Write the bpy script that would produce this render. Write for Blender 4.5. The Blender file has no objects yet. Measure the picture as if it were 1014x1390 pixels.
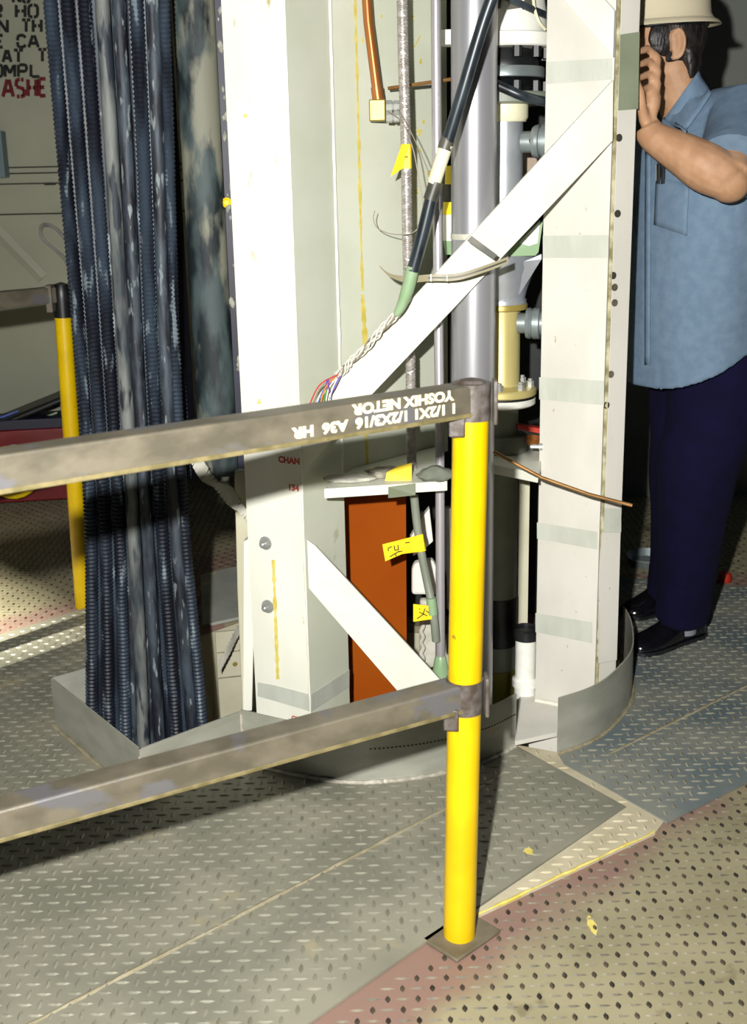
import bpy, math, random
from mathutils import Vector, Matrix, noise
from mathutils.geometry import tessellate_polygon
random.seed(7)
C = bpy.context.scene.collection
SC = bpy.context.scene

# ------------------------------------------------------------------ camera
F, CX, CY, H = 1560.0, 507.0, 650.0, 1.4
W_IMG, H_IMG = 1014, 1390
dn = Vector((121.0, 5910.0, 1560.0)).normalized()        # straight down, in camera axes (right, down, forward)
zw = -dn
yw = (Vector((0, 0, 1)) - zw * zw.z).normalized()
xw = yw.cross(zw)
RM = Matrix((xw, yw, zw))                                  # camera axes -> world
CAM = Vector((0, 0, H))
cam = bpy.data.cameras.new('camera')
cam.sensor_fit = 'HORIZONTAL'; cam.sensor_width = 36; cam.lens = 36 * F / W_IMG
cam.shift_y = -(H_IMG / 2 - CY) / W_IMG
cam.clip_start = 0.05
camo = bpy.data.objects.new('camera', cam); C.objects.link(camo)
r_, u_, b_ = RM @ Vector((1, 0, 0)), RM @ Vector((0, -1, 0)), RM @ Vector((0, 0, -1))
camo.matrix_world = Matrix(((r_.x, u_.x, b_.x, 0), (r_.y, u_.y, b_.y, 0), (r_.z, u_.z, b_.z, H), (0, 0, 0, 1)))
SC.camera = camo
cam.dof.use_dof = True; cam.dof.focus_distance = 2.9; cam.dof.aperture_fstop = 9

# ------------------------------------------------------------------ light
wd = bpy.data.worlds.new('world'); SC.world = wd; wd.use_nodes = True
wd.node_tree.nodes['Background'].inputs[0].default_value = (0.45, 0.55, 0.75, 1)
wd.node_tree.nodes['Background'].inputs[1].default_value = 0.024
def lamp(name, loc, power, radius, col=(1, 1, 1), kind='POINT', target=None, angle=None, blend=0.2):
    l = bpy.data.lights.new(name, kind); l.energy = power; l.color = col; l.shadow_soft_size = radius
    o = bpy.data.objects.new(name, l); C.objects.link(o); o.location = loc
    if kind == 'SPOT':
        l.spot_size = math.radians(angle); l.spot_blend = blend
        o.rotation_euler = (Vector(target) - Vector(loc)).to_track_quat('-Z', 'Y').to_euler()
    return o
lamp('flash_lamp', (-0.16, -0.005, 1.555), 520, 0.02, (1.0, 0.985, 0.95), 'SPOT', (-.05, 2.6, .75), 150, 1.0)
lamp('floor_patch_lamp', (-1.83, 3.45, 2.62), 1100, 0.012, (1.0, 0.96, 0.82))  # unseen lamp added to throw the bright patch on the back left floor
SC.view_settings.view_transform = 'Standard'; SC.view_settings.look = 'None'
SC.view_settings.gamma = 1; SC.view_settings.use_curve_mapping = False
SC.view_settings.exposure = 0.0

# ------------------------------------------------------------------ helpers
def ray(px, py): return RM @ Vector((px - CX, py - CY, F))
def at(px, py, Y):
    r = ray(px, py); return CAM + r * (Y / r.y)
def fl(px, py, z=0.0):
    r = ray(px, py); return CAM + r * ((z - H) / r.z)
def onp(px, py, A, B, off=0.0):
    """point of the sight line on the upright plane through plan points A and B, pulled off metres towards us"""
    n = Vector((B[1] - A[1], -(B[0] - A[0]), 0)).normalized()
    r = ray(px, py); a = Vector((A[0], A[1], 0))
    if n.y > 0: n = -n
    a = a + n * off
    return CAM + r * ((a - CAM).dot(n) / r.dot(n))
def lin(c): return tuple((v / 12.92 if v <= 0.04045 else ((v + 0.055) / 1.055) ** 2.4) for v in c)
def rgb(r, g, b): return lin((r / 255, g / 255, b / 255)) + (1,)

def mat(name, c1, c2=None, scale=12, rough=0.5, metal=0.0, bump=0.0, bscale=60, detail=6, c3=None, c3amt=0.62, c3scale=30,
        stretch=(1, 1, 1), spec=0.5, sub=0.0, lo=0.38, hi=0.62):
    m = bpy.data.materials.new(name); m.use_nodes = True
    nt = m.node_tree; N = nt.nodes; L = nt.links; bs = N['Principled BSDF']
    bs.inputs['Roughness'].default_value = rough; bs.inputs['Metallic'].default_value = metal
    bs.inputs['Specular IOR Level'].default_value = spec
    tc = N.new('ShaderNodeTexCoord'); mp = N.new('ShaderNodeMapping'); L.new(tc.outputs['Object'], mp.inputs[0])
    mp.inputs['Scale'].default_value = stretch
    col = None
    if c2 is None: bs.inputs['Base Color'].default_value = c1
    else:
        nz = N.new('ShaderNodeTexNoise'); nz.inputs['Scale'].default_value = scale; nz.inputs['Detail'].default_value = detail
        L.new(mp.outputs[0], nz.inputs['Vector'])
        cr = N.new('ShaderNodeValToRGB'); cr.color_ramp.elements[0].position = lo; cr.color_ramp.elements[1].position = hi
        cr.color_ramp.elements[0].color = c1; cr.color_ramp.elements[1].color = c2
        L.new(nz.outputs[0], cr.inputs[0]); col = cr.outputs[0]
        if c3:
            n3 = N.new('ShaderNodeTexNoise'); n3.inputs['Scale'].default_value = c3scale; n3.inputs['Detail'].default_value = 8
            L.new(mp.outputs[0], n3.inputs['Vector'])
            r3 = N.new('ShaderNodeValToRGB'); r3.color_ramp.elements[0].position = c3amt; r3.color_ramp.elements[1].position = c3amt + 0.06
            L.new(n3.outputs[0], r3.inputs[0])
            mx = N.new('ShaderNodeMix'); mx.data_type = 'RGBA'
            L.new(r3.outputs[0], mx.inputs[0]); L.new(col, mx.inputs[6]); mx.inputs[7].default_value = c3; col = mx.outputs[2]
        L.new(col, bs.inputs['Base Color'])
    if bump:
        nb = N.new('ShaderNodeTexNoise'); nb.inputs['Scale'].default_value = bscale; nb.inputs['Detail'].default_value = 4
        L.new(mp.outputs[0], nb.inputs['Vector'])
        bp = N.new('ShaderNodeBump'); bp.inputs['Strength'].default_value = bump; bp.inputs['Distance'].default_value = 0.004
        L.new(nb.outputs[0], bp.inputs['Height']); L.new(bp.outputs[0], bs.inputs['Normal'])
    return m

M = {}
M['white'] = mat('white_paint', rgb(228, 228, 212), rgb(236, 236, 223), 9, 0.45, bump=0.06, bscale=40, c3=rgb(184, 174, 130), c3amt=0.68, c3scale=26, stretch=(1, 1, 0.35))
M['panel'] = mat('pale_green_grey_paint', rgb(206, 210, 190), rgb(214, 217, 200), 5, 0.4, bump=0.05, c3=rgb(190, 192, 164), c3amt=0.70, c3scale=14)
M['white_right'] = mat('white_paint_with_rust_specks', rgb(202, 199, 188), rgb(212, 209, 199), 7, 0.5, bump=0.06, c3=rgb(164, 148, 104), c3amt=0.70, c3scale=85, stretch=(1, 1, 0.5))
M['brace'] = mat('cream_white_paint', rgb(218, 219, 203), rgb(226, 227, 213), 9, 0.45, bump=0.04)
M['edge'] = mat('weathered_edge', rgb(120, 110, 66), rgb(190, 184, 150), 30, 0.7)
M['tape'] = mat('grey_cloth_tape', rgb(182, 185, 172), rgb(192, 195, 183), 20, 0.55, bump=0.25, bscale=70, stretch=(1, 1, 0.3))
M['tape_green'] = mat('grey_green_tape', rgb(126, 134, 110), rgb(136, 144, 120), 10, 0.6)
M['steel_curb'] = mat('dull_sheet_steel', rgb(146, 147, 134), rgb(164, 164, 152), 7, 0.42, 0.1, bump=0.06, bscale=30, c3=rgb(160, 150, 122), c3amt=0.64, c3scale=9, stretch=(1, 1, 2.5))
M['rail'] = mat('bare_brownish_steel', rgb(84, 79, 66), rgb(106, 99, 84), 22, 0.45, 0.1, bump=0.15, bscale=90, c3=rgb(94, 93, 94), c3amt=0.56, c3scale=16, stretch=(.6, .6, 1))
M['lip'] = mat('lit_yellowish_steel', rgb(96, 88, 56), rgb(122, 111, 76), 40, 0.5)
M['foot'] = mat('grimy_floor_plate', rgb(96, 88, 70), rgb(120, 110, 90), 14, 0.6)
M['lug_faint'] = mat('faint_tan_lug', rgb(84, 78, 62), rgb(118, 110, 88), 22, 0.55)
M['weld_grey'] = mat('heat_marked_steel', rgb(72, 62, 54), rgb(104, 98, 94), 40, 0.5, 0.1, bump=0.3, bscale=70)
M['yellow'] = mat('yellow_enamel', rgb(212, 174, 2), rgb(222, 186, 6), 10, 0.35, bump=0.05, c3=rgb(140, 112, 30), c3amt=0.69, c3scale=34)
M['yellow_tag'] = mat('yellow_tag_tape', rgb(240, 206, 8), rgb(248, 216, 20), 20, 0.5)
M['ink'] = mat('black_ink', rgb(26, 26, 26), rough=0.8)
M['red_ink'] = mat('red_stencil_ink', rgb(176, 60, 50), rgb(196, 90, 76), 60, 0.8)
M['dark_red_ink'] = mat('dark_red_stencil_ink', rgb(92, 14, 18), rgb(110, 22, 24), 40, 0.8)
M['white_ink'] = mat('cream_stencil_ink', rgb(226, 214, 176), rgb(240, 230, 200), 40, 0.7)
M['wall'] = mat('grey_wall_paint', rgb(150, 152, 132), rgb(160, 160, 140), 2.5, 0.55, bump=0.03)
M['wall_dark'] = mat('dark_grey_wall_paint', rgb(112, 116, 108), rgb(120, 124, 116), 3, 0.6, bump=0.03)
M['seam'] = mat('dark_joint', rgb(52, 52, 44), rough=0.9)
M['cable'] = mat('dusty_black_rubber', rgb(15, 19, 30), rgb(46, 57, 70), 22, 0.48, bump=0.25, bscale=140, c3=rgb(106, 118, 124), c3amt=0.61, c3scale=44, stretch=(1, 1, 0.2), lo=.42, hi=.6)
M['cable_smooth'] = mat('dusty_smooth_rubber', rgb(15, 19, 30), rgb(56, 66, 76), 30, 0.6, bump=0.5, bscale=80, c3=rgb(116, 126, 128), c3amt=0.60, c3scale=70, stretch=(1, 1, 0.25), lo=.42, hi=.6)
M['cable2'] = mat('grey_dusted_rubber', rgb(44, 52, 58), rgb(112, 116, 112), 24, 0.65, bump=0.4, bscale=90, c3=rgb(30, 38, 48), c3amt=0.54, c3scale=30, stretch=(1, 1, 0.2), lo=.4, hi=.6)
M['duct'] = mat('patinated_dark_duct', rgb(14, 26, 30), rgb(64, 78, 78), 20, 0.65, 0.0, bump=0.15, c3=rgb(126, 126, 110), c3amt=0.50, c3scale=9, stretch=(1, 1, 0.3), lo=.42, hi=.58)
M['navy'] = mat('navy_black_paint', rgb(14, 14, 38), rgb(20, 20, 50), 10, 0.5)
M['foam'] = mat('dried_white_sealant', rgb(128, 128, 116), rgb(168, 168, 156), 60, 0.8, bump=0.5)
M['silver'] = mat('brushed_aluminium_tube', rgb(152, 152, 155), rgb(176, 176, 180), 4, 0.36, 0.5, bump=0.05, bscale=50, c3=rgb(118, 116, 120), c3amt=0.66, c3scale=12, stretch=(1, 1, 0.15))
M['silver_tube'] = mat('grey_steel_tube', rgb(176, 172, 174), rgb(190, 186, 190), 6, 0.36, 0.5, stretch=(1, 1, 0.2))
M['chrome'] = mat('bright_steel', rgb(160, 162, 158), rgb(184, 186, 180), 20, 0.28, 0.4)
M['braid'] = mat('braided_steel_hose', rgb(150, 140, 126), rgb(196, 190, 180), 60, 0.4, 0.45)
M['copper'] = mat('copper_tube', rgb(160, 98, 48), rgb(180, 118, 66), 10, 0.35, 0.6, stretch=(1, 1, 0.2))
M['brass'] = mat('brass', rgb(150, 132, 62), rgb(168, 150, 78), 12, 0.4, 0.3)
M['brass_tube'] = mat('yellow_chromate_tube', rgb(190, 174, 104), rgb(212, 198, 134), 6, 0.42, 0.35, stretch=(1, 1, 0.3))
M['rod'] = mat('bronze_rod', rgb(140, 100, 52), rgb(166, 124, 74), 20, 0.4, 0.5)
M['black'] = mat('black_plastic', rgb(16, 17, 18), rgb(30, 32, 34), 30, 0.4)
M['black_rubber'] = mat('black_cable_rubber', rgb(20, 26, 32), rgb(48, 58, 64), 24, 0.35, stretch=(1, 1, 0.3))
M['green_boot'] = mat('green_shrink_boot', rgb(132, 162, 120), rgb(150, 176, 138), 16, 0.35)
M['cream'] = mat('cream_sleeve', rgb(222, 218, 184), rgb(232, 228, 198), 14, 0.45)
M['white_plain'] = mat('plain_white_part', rgb(226, 226, 216), rgb(238, 238, 230), 14, 0.5)
M['grey_pipe'] = mat('grey_green_pipe_paint', rgb(120, 126, 112), rgb(132, 138, 124), 8, 0.5)
M['olive'] = mat('olive_band', rgb(112, 104, 34), rgb(124, 116, 44), 8, 0.6)
M['grey_metal'] = mat('grey_cast_metal', rgb(128, 138, 140), rgb(150, 158, 158), 14, 0.4, 0.5)
M['alu'] = mat('aluminium_casting', rgb(170, 176, 184), rgb(196, 200, 206), 10, 0.35, 0.6)
M['orange'] = mat('orange_red_paint', rgb(150, 68, 2), rgb(156, 74, 4), 4, 0.8, spec=.15)
M['backdrop'] = mat('dark_green_black', rgb(24, 28, 26), rgb(34, 38, 34), 6, 0.6)
M['pit'] = mat('cream_pit_lining', rgb(200, 196, 168), rgb(212, 208, 182), 6, 0.5)
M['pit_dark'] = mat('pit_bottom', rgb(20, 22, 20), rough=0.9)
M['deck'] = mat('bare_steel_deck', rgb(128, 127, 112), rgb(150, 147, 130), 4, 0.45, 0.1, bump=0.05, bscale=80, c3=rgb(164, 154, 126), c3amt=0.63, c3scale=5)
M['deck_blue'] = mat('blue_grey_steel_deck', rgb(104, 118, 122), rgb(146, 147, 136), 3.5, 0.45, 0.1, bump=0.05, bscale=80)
M['lug'] = mat('worn_lug_steel', rgb(126, 125, 110), rgb(150, 147, 130), 14, 0.42, 0.1)
M['lug_dark'] = mat('worn_shaded_lug', rgb(46, 42, 38), rgb(100, 90, 76), 22, 0.5, 0.2)
M['strip'] = mat('cream_painted_strip', rgb(188, 178, 148), rgb(202, 192, 164), 12, 0.5, bump=0.2)
M['bead'] = mat('dusty_weld_bead', rgb(150, 140, 112), rgb(170, 162, 136), 30, 0.5, 0.2)
M['bead_bright'] = mat('bright_weld_bead', rgb(186, 180, 164), rgb(214, 208, 194), 50, 0.35, 0.4)
M['skin'] = mat('skin', rgb(168, 128, 96), rgb(182, 142, 110), 30, 0.55, bump=0.08, bscale=120, spec=.3)
M['hair'] = mat('dark_hair', rgb(18, 16, 18), rgb(44, 38, 34), 90, 0.45, bump=0.6, bscale=200, stretch=(1, 1, 0.3))
M['hat'] = mat('cream_white_hat', rgb(206, 196, 168), rough=0.3)
M['shirt'] = mat('blue_chambray', rgb(98, 120, 142), rgb(107, 129, 150), 40, 0.85, bump=0.12, bscale=300)
M['trouser'] = mat('navy_twill', rgb(8, 6, 36), rgb(10, 8, 42), 20, 0.95, spec=.2)
M['sock'] = mat('grey_sock', rgb(130, 130, 140), rough=0.9)
M['shoe'] = mat('black_polished_leather', rgb(12, 12, 16), rgb(16, 16, 20), 20, 0.16, bump=0.3, bscale=40, spec=0.8)
M['tool_red'] = mat('dark_red_enamel', rgb(104, 10, 14), rgb(114, 14, 18), 8, 0.4)
M['brown_box'] = mat('dull_pinkish_box', rgb(160, 138, 120), rgb(170, 148, 130), 8, 0.6)
M['dirt'] = mat('grimy_rag', rgb(120, 114, 100), rgb(176, 170, 152), 40, 0.8, bump=0.5)
M['strap'] = mat('dark_strap', rgb(62, 62, 54), rgb(92, 90, 80), 18, 0.45, 0.1)
M['clear_strap'] = mat('dull_horn_strap', rgb(140, 132, 104), rgb(160, 152, 124), 10, 0.35)
M['paint_y'] = mat('yellow_paint_run', rgb(206, 188, 80), rgb(226, 210, 120), 40, 0.6)
M['paper'] = mat('grey_stained_plate', rgb(158, 160, 152), rgb(172, 174, 164), 8, 0.5, c3=rgb(206, 198, 120), c3amt=0.62, c3scale=9)
M['strap_grey'] = mat('pale_grey_gasket', rgb(186, 184, 168), rgb(206, 204, 190), 30, 0.6, bump=0.3)
M['blue_grey'] = mat('blue_grey_cover', rgb(98, 118, 122), rgb(108, 128, 132), 6, 0.5)
M['red'] = mat('red_plastic', rgb(178, 44, 22), rough=0.5)
for k_, c_ in dict(w_red=(196, 60, 54), w_blue=(70, 96, 180), w_green=(70, 140, 60), w_violet=(120, 70, 150), w_white=(222, 218, 206), w_grey=(140, 130, 112), w_orange=(214, 130, 50)).items():
    M[k_] = mat('wire_' + k_[2:], rgb(*c_), rough=0.4)
# floor: tan paint with a pink overspray band along the edges of the deck plates
def floor_mat():
    m = mat('tan_floor_paint', rgb(144, 137, 108), rgb(158, 150, 120), 5, 0.5, bump=0.05, c3=rgb(128, 120, 92), c3amt=0.62, c3scale=12)
    nt = m.node_tree; N = nt.nodes; L = nt.links; bs = N['Principled BSDF']
    src = bs.inputs['Base Color'].links[0].from_socket
    tc = N.new('ShaderNodeTexCoord'); nz = N.new('ShaderNodeTexNoise'); nz.inputs['Scale'].default_value = 7; nz.inputs['Detail'].default_value = 6
    L.new(tc.outputs['Object'], nz.inputs['Vector'])
    def band(nx, ny, px, py, w):
        v = N.new('ShaderNodeVectorMath'); v.operation = 'DOT_PRODUCT'; v.inputs[1].default_value = (nx, ny, 0)
        L.new(tc.outputs['Object'], v.inputs[0])
        a = N.new('ShaderNodeMath'); a.operation = 'SUBTRACT'; L.new(v.outputs['Value'], a.inputs[0]); a.inputs[1].default_value = nx * px + ny * py
        j = N.new('ShaderNodeMath'); j.operation = 'MULTIPLY_ADD'; L.new(nz.outputs[0], j.inputs[0]); j.inputs[1].default_value = 0.16; L.new(a.outputs[0], j.inputs[2])
        r = N.new('ShaderNodeMapRange'); L.new(j.outputs[0], r.inputs[0])
        r.inputs[1].default_value = w + 0.04; r.inputs[2].default_value = w + 0.12; r.inputs[3].default_value = 1; r.inputs[4].default_value = 0
        return r.outputs[0]
    bs_ = [band(.692, -.722, .114, 1.909, .13), band(-.71, .70, -1.205, 3.44, .14), band(.12, .99, 1.25, 3.75, .13)]
    mx = None
    for b, (x, y) in zip(bs_, ((0, 0), (0, 0), (0, 0))):
        if mx is None: mx = b
        else:
            q = N.new('ShaderNodeMath'); q.operation = 'MAXIMUM'; L.new(mx, q.inputs[0]); L.new(b, q.inputs[1]); mx = q.outputs[0]
    return m, N, L, bs, src, bs_
m_, N_, L_, bs__, src_, bands = floor_mat()
# keep each band on its own side: lower right, back left, back right
tc_ = N_.new('ShaderNodeTexCoord'); sx = N_.new('ShaderNodeSeparateXYZ'); L_.new(tc_.outputs['Object'], sx.inputs[0])
def step(sock, thr, gt):
    q = N_.new('ShaderNodeMath'); q.operation = 'GREATER_THAN' if gt else 'LESS_THAN'; L_.new(sock, q.inputs[0]); q.inputs[1].default_value = thr; return q.outputs[0]
def mul(a, b):
    q = N_.new('ShaderNodeMath'); q.operation = 'MULTIPLY'; L_.new(a, q.inputs[0]); L_.new(b, q.inputs[1]); return q.outputs[0]
def mx2(a, b):
    q = N_.new('ShaderNodeMath'); q.operation = 'MAXIMUM'; L_.new(a, q.inputs[0]); L_.new(b, q.inputs[1]); return q.outputs[0]
rightfront = mul(step(sx.outputs[1], 3.2, False), step(sx.outputs[0], -0.4, True))
leftside = step(sx.outputs[0], -0.5, False)
rightback = mul(step(sx.outputs[1], 3.2, True), step(sx.outputs[0], 0.3, True))
msk = mx2(mx2(mul(bands[0], rightfront), mul(bands[1], leftside)), mul(bands[2], rightback))
mix_ = N_.new('ShaderNodeMix'); mix_.data_type = 'RGBA'
L_.new(msk, mix_.inputs[0]); L_.new(src_, mix_.inputs[6]); mix_.inputs[7].default_value = rgb(142, 114, 102)
L_.new(mix_.outputs[2], bs__.inputs['Base Color'])
M['floor'] = m_

# ---- geometry collector
class B:
    def __init__(s): s.v = []; s.f = []
    def add(s, v, f):
        o = len(s.v); s.v += [tuple(p) for p in v]; s.f += [tuple(i + o for i in q) for q in f]; return s
    def box(s, c, d, rot=None):
        R = rot or Matrix.Identity(3); c = Vector(c)
        v = [c + R @ Vector((x * d[0] / 2, y * d[1] / 2, z * d[2] / 2)) for x in (-1, 1) for y in (-1, 1) for z in (-1, 1)]
        return s.add(v, [(0, 1, 3, 2), (4, 6, 7, 5), (0, 4, 5, 1), (2, 3, 7, 6), (0, 2, 6, 4), (1, 5, 7, 3)])
    def slab(s, pts, t):
        """polygon in space given thickness vector t"""
        pts = [Vector(p) for p in pts]; n = len(pts); t = Vector(t)
        tri = tessellate_polygon([pts])
        v = pts + [p + t for p in pts]
        f = [q for q in tri] + [tuple(i + n for i in reversed(q)) for q in tri]
        f += [(i, i + n, (i + 1) % n + n, (i + 1) % n) for i in range(n)]
        return s.add(v, f)
    def prism(s, plan, z0, z1): return s.slab([(x, y, z0) for x, y in plan], (0, 0, z1 - z0))
    def fold(s, plan, z0, z1, t=0.008):
        """folded upright plate along a plan polyline, t behind the line"""
        P = [Vector((x, y)) for x, y in plan]; n = len(P); off = []
        for i in range(n):
            ns = []
            if i > 0: d = (P[i] - P[i - 1]).normalized(); ns.append(Vector((-d.y, d.x)))
            if i < n - 1: d = (P[i + 1] - P[i]).normalized(); ns.append(Vector((-d.y, d.x)))
            a = sum(ns, Vector((0, 0))).normalized(); off.append(P[i] + a * t / max(0.5, a.dot(ns[0])))
        for i in range(n - 1):
            q = [P[i], P[i + 1], off[i + 1], off[i]]
            s.prism([(p.x, p.y) for p in q], z0, z1) if False else s.slab([(p.x, p.y, z0) for p in q], (0, 0, z1 - z0))
        return s
    def tube(s, pts, rad, n=12, cap=True, flat=1.0):
        pts = [Vector(p) for p in pts]; m = len(pts)
        if not hasattr(rad, '__len__'): rad = [rad] * m
        T = [(pts[min(i + 1, m - 1)] - pts[max(i - 1, 0)]).normalized() for i in range(m)]
        u = T[0].orthogonal().normalized(); vs = []
        if abs(T[0].z) > 0.7: u = (Vector((1, 0, 0)) - T[0] * T[0].x).normalized()
        for i in range(m):
            u = (u - T[i] * u.dot(T[i])).normalized(); w = T[i].cross(u)
            for k in range(n):
                a = 2 * math.pi * k / n; vs.append(pts[i] + (u * math.cos(a) + w * math.sin(a) * flat) * rad[i])
        fs = [(i * n + k, i * n + (k + 1) % n, (i + 1) * n + (k + 1) % n, (i + 1) * n + k) for i in range(m - 1) for k in range(n)]
        if cap: fs += [tuple(reversed(range(n))), tuple((m - 1) * n + k for k in range(n))]
        return s.add(vs, fs)
    def lathe(s, base, axis, prof, n=28):
        """prof: (radius, distance along axis)"""
        a = Vector(axis).normalized(); b = Vector(base)
        u = a.orthogonal().normalized(); w = a.cross(u); m = len(prof); vs = []
        for r, h in prof:
            for k in range(n):
                t = 2 * math.pi * k / n; vs.append(b + a * h + (u * math.cos(t) + w * math.sin(t)) * max(r, 1e-5))
        fs = [(i * n + k, i * n + (k + 1) % n, (i + 1) * n + (k + 1) % n, (i + 1) * n + k) for i in range(m - 1) for k in range(n)]
        fs += [tuple(reversed(range(n))), tuple((m - 1) * n + k for k in range(n))]
        return s.add(vs, fs)
    def ring(s, c, axes, rad, n=24): pass
    def build(s, name, m, parent=None, smooth=True, bevel=0.0, kind=None, label=None, angle=35):
        me = bpy.data.meshes.new(name); me.from_pydata(s.v, [], s.f); me.update()
        import bmesh
        bm = bmesh.new(); bm.from_mesh(me); bmesh.ops.recalc_face_normals(bm, faces=bm.faces); bm.to_mesh(me); bm.free()
        me.materials.append(M[m] if isinstance(m, str) else m)
        return link(name, me, parent, smooth, bevel, kind, label, angle)
def link(name, me, parent=None, smooth=True, bevel=0.0, kind=None, label=None, angle=35):
    if smooth:
        me.polygons.foreach_set('use_smooth', [True] * len(me.polygons)); me.set_sharp_from_angle(angle=math.radians(angle))
    o = bpy.data.objects.new(name, me); C.objects.link(o)
    if parent: adopt(o, parent)
    if bevel:
        b = o.modifiers.new('bevel', 'BEVEL'); b.width = bevel; b.segments = 2; b.limit_method = 'ANGLE'; b.angle_limit = math.radians(40)
    if kind: o['kind'] = kind
    if label: o['label'] = label
    return o
def org(o):
    v = Vector(o.location)
    return v if not o.parent else v + org(o.parent) * 0
def adopt(o, parent):
    o.parent = parent
    if parent.type == 'EMPTY': o.matrix_parent_inverse = Matrix.Translation(-Vector(parent.location))
def thing(name, label, cat, loc, group=None):
    o = bpy.data.objects.new(name, None); C.objects.link(o); o.location = loc; o.empty_display_size = 0.05
    o['label'] = label; o['category'] = cat
    if group: o['group'] = group
    return o
def tag(o, label, cat, group=None):
    o['label'] = label; o['category'] = cat
    if group: o['group'] = group
    return o
def smoothpath(pts, sub=6):
    P = [Vector(p) for p in pts]; out = []
    for i in range(len(P) - 1):
        p0, p1, p2, p3 = P[max(i - 1, 0)], P[i], P[i + 1], P[min(i + 2, len(P) - 1)]
        for k in range(sub):
            t = k / sub
            out.append(0.5 * ((2 * p1) + (p2 - p0) * t + (2 * p0 - 5 * p1 + 4 * p2 - p3) * t * t + (3 * p1 - p0 - 3 * p2 + p3) * t ** 3))
    out.append(P[-1]); return out
def inside(x, y, poly):
    c = False; n = len(poly); j = n - 1
    for i in range(n):
        xi, yi = poly[i]; xj, yj = poly[j]
        if (yi > y) != (yj > y) and x < (xj - xi) * (y - yi) / (yj - yi) + xi: c = not c
        j = i
    return c
def edgedist(x, y, poly):
    d = 9; n = len(poly)
    for i in range(n):
        ax, ay = poly[i]; bx, by = poly[(i + 1) % n]
        vx, vy = bx - ax, by - ay; t = max(0, min(1, ((x - ax) * vx + (y - ay) * vy) / (vx * vx + vy * vy + 1e-12)))
        d = min(d, math.hypot(x - ax - vx * t, y - ay - vy * t))
    return d
def text_mesh(txt, size, ext=0.0, space=1.0):
    cu = bpy.data.curves.new('txt', 'FONT'); cu.body = txt; cu.size = size; cu.extrude = ext; cu.offset = size * 0.045; cu.space_character = space
    cu.resolution_u = 3
    ob = bpy.data.objects.new('txt', cu); C.objects.link(ob)
    dg = bpy.context.evaluated_depsgraph_get(); dg.update()
    me = bpy.data.meshes.new_from_object(ob.evaluated_get(dg)); bpy.data.objects.remove(ob); bpy.data.curves.remove(cu)
    return me
def place_text(name, txt, size, origin, xdir, ydir, m, parent, off=0.0006, space=1.0, sx=1.0):
    me = text_mesh(txt, size, 0, space)
    xd, yd = Vector(xdir).normalized(), Vector(ydir).normalized(); zd = xd.cross(yd); o = Vector(origin) + zd * off
    for v in me.vertices: v.co = o + xd * v.co.x * sx + yd * v.co.y
    me.materials.clear(); me.materials.append(M[m])
    return link(name, me, parent, smooth=False)

# ------------------------------------------------------------------ floor, pit, plates
PIT = [(-.861, 2.797), (-.55, 2.394), (-.338, 2.576), (-.20, 2.51), (-.062, 2.469), (.06, 2.478), (.169, 2.512), (.27, 2.565), (.346, 2.635), (.445, 2.592), (.535, 2.65), (.608, 2.732),
       (.69, 2.88), (.731, 3.07), (.735, 3.2), (.66, 3.4), (.4, 3.44), (.0, 3.47), (-.30, 3.56), (-.455, 3.584), (-.531, 3.51), (-.62, 3.42), (-.60, 3.2), (-.56, 3.04)]
OUT = [(-4.2, .2), (3.4, .2), (3.4, 5.6), (-4.2, 5.6)]
def plate_mesh(outer, hole, z0, z1):
    b = B(); polys = [[Vector((x, y, 0)) for x, y in outer]] + ([[Vector((x, y, 0)) for x, y in hole]] if hole else [])
    flat = [p for q in polys for p in q]; tri = tessellate_polygon(polys)
    b.add([(p.x, p.y, z1) for p in flat], tri)
    b.add([(p.x, p.y, z0) for p in flat], [tuple(reversed(t)) for t in tri])
    for q in polys:
        n = len(q); b.add([(p.x, p.y, z0) for p in q] + [(p.x, p.y, z1) for p in q], [(i, (i + 1) % n, (i + 1) % n + n, i + n) for i in range(n)])
    return b
floor = plate_mesh(OUT, PIT, -.03, -.008).build('floor', 'floor', kind='structure', smooth=False)
PA = [(.56, 2.336), (.335, 2.648), (.346, 2.635), (.27, 2.565), (.169, 2.512), (.06, 2.478), (-.062, 2.469), (-.20, 2.51), (-.338, 2.576), (-.55, 2.394), (-.861, 2.797), (-.56, 3.04), (-.60, 3.2), (-.62, 3.42), (-.70, 3.965),
      (-1.068, 3.585), (-1.209, 3.446), (-2.4, 2.21), (-2.4, .3), (-1.5, .3), (.114, 1.909)]
PB = [(.452, 2.535), (.636, 2.271), (.868, 2.438), (2.3, 3.47), (2.3, 3.62), (1.252, 3.752), (.735, 3.90), (.735, 3.2), (.731, 3.07), (.69, 2.88), (.608, 2.732), (.535, 2.65), (.445, 2.592)]
PG = [(.335, 2.648), (.445, 2.60), (.455, 2.535), (.63, 2.275), (.60, 2.23), (.118, 1.906), (.56, 2.336)]
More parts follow.
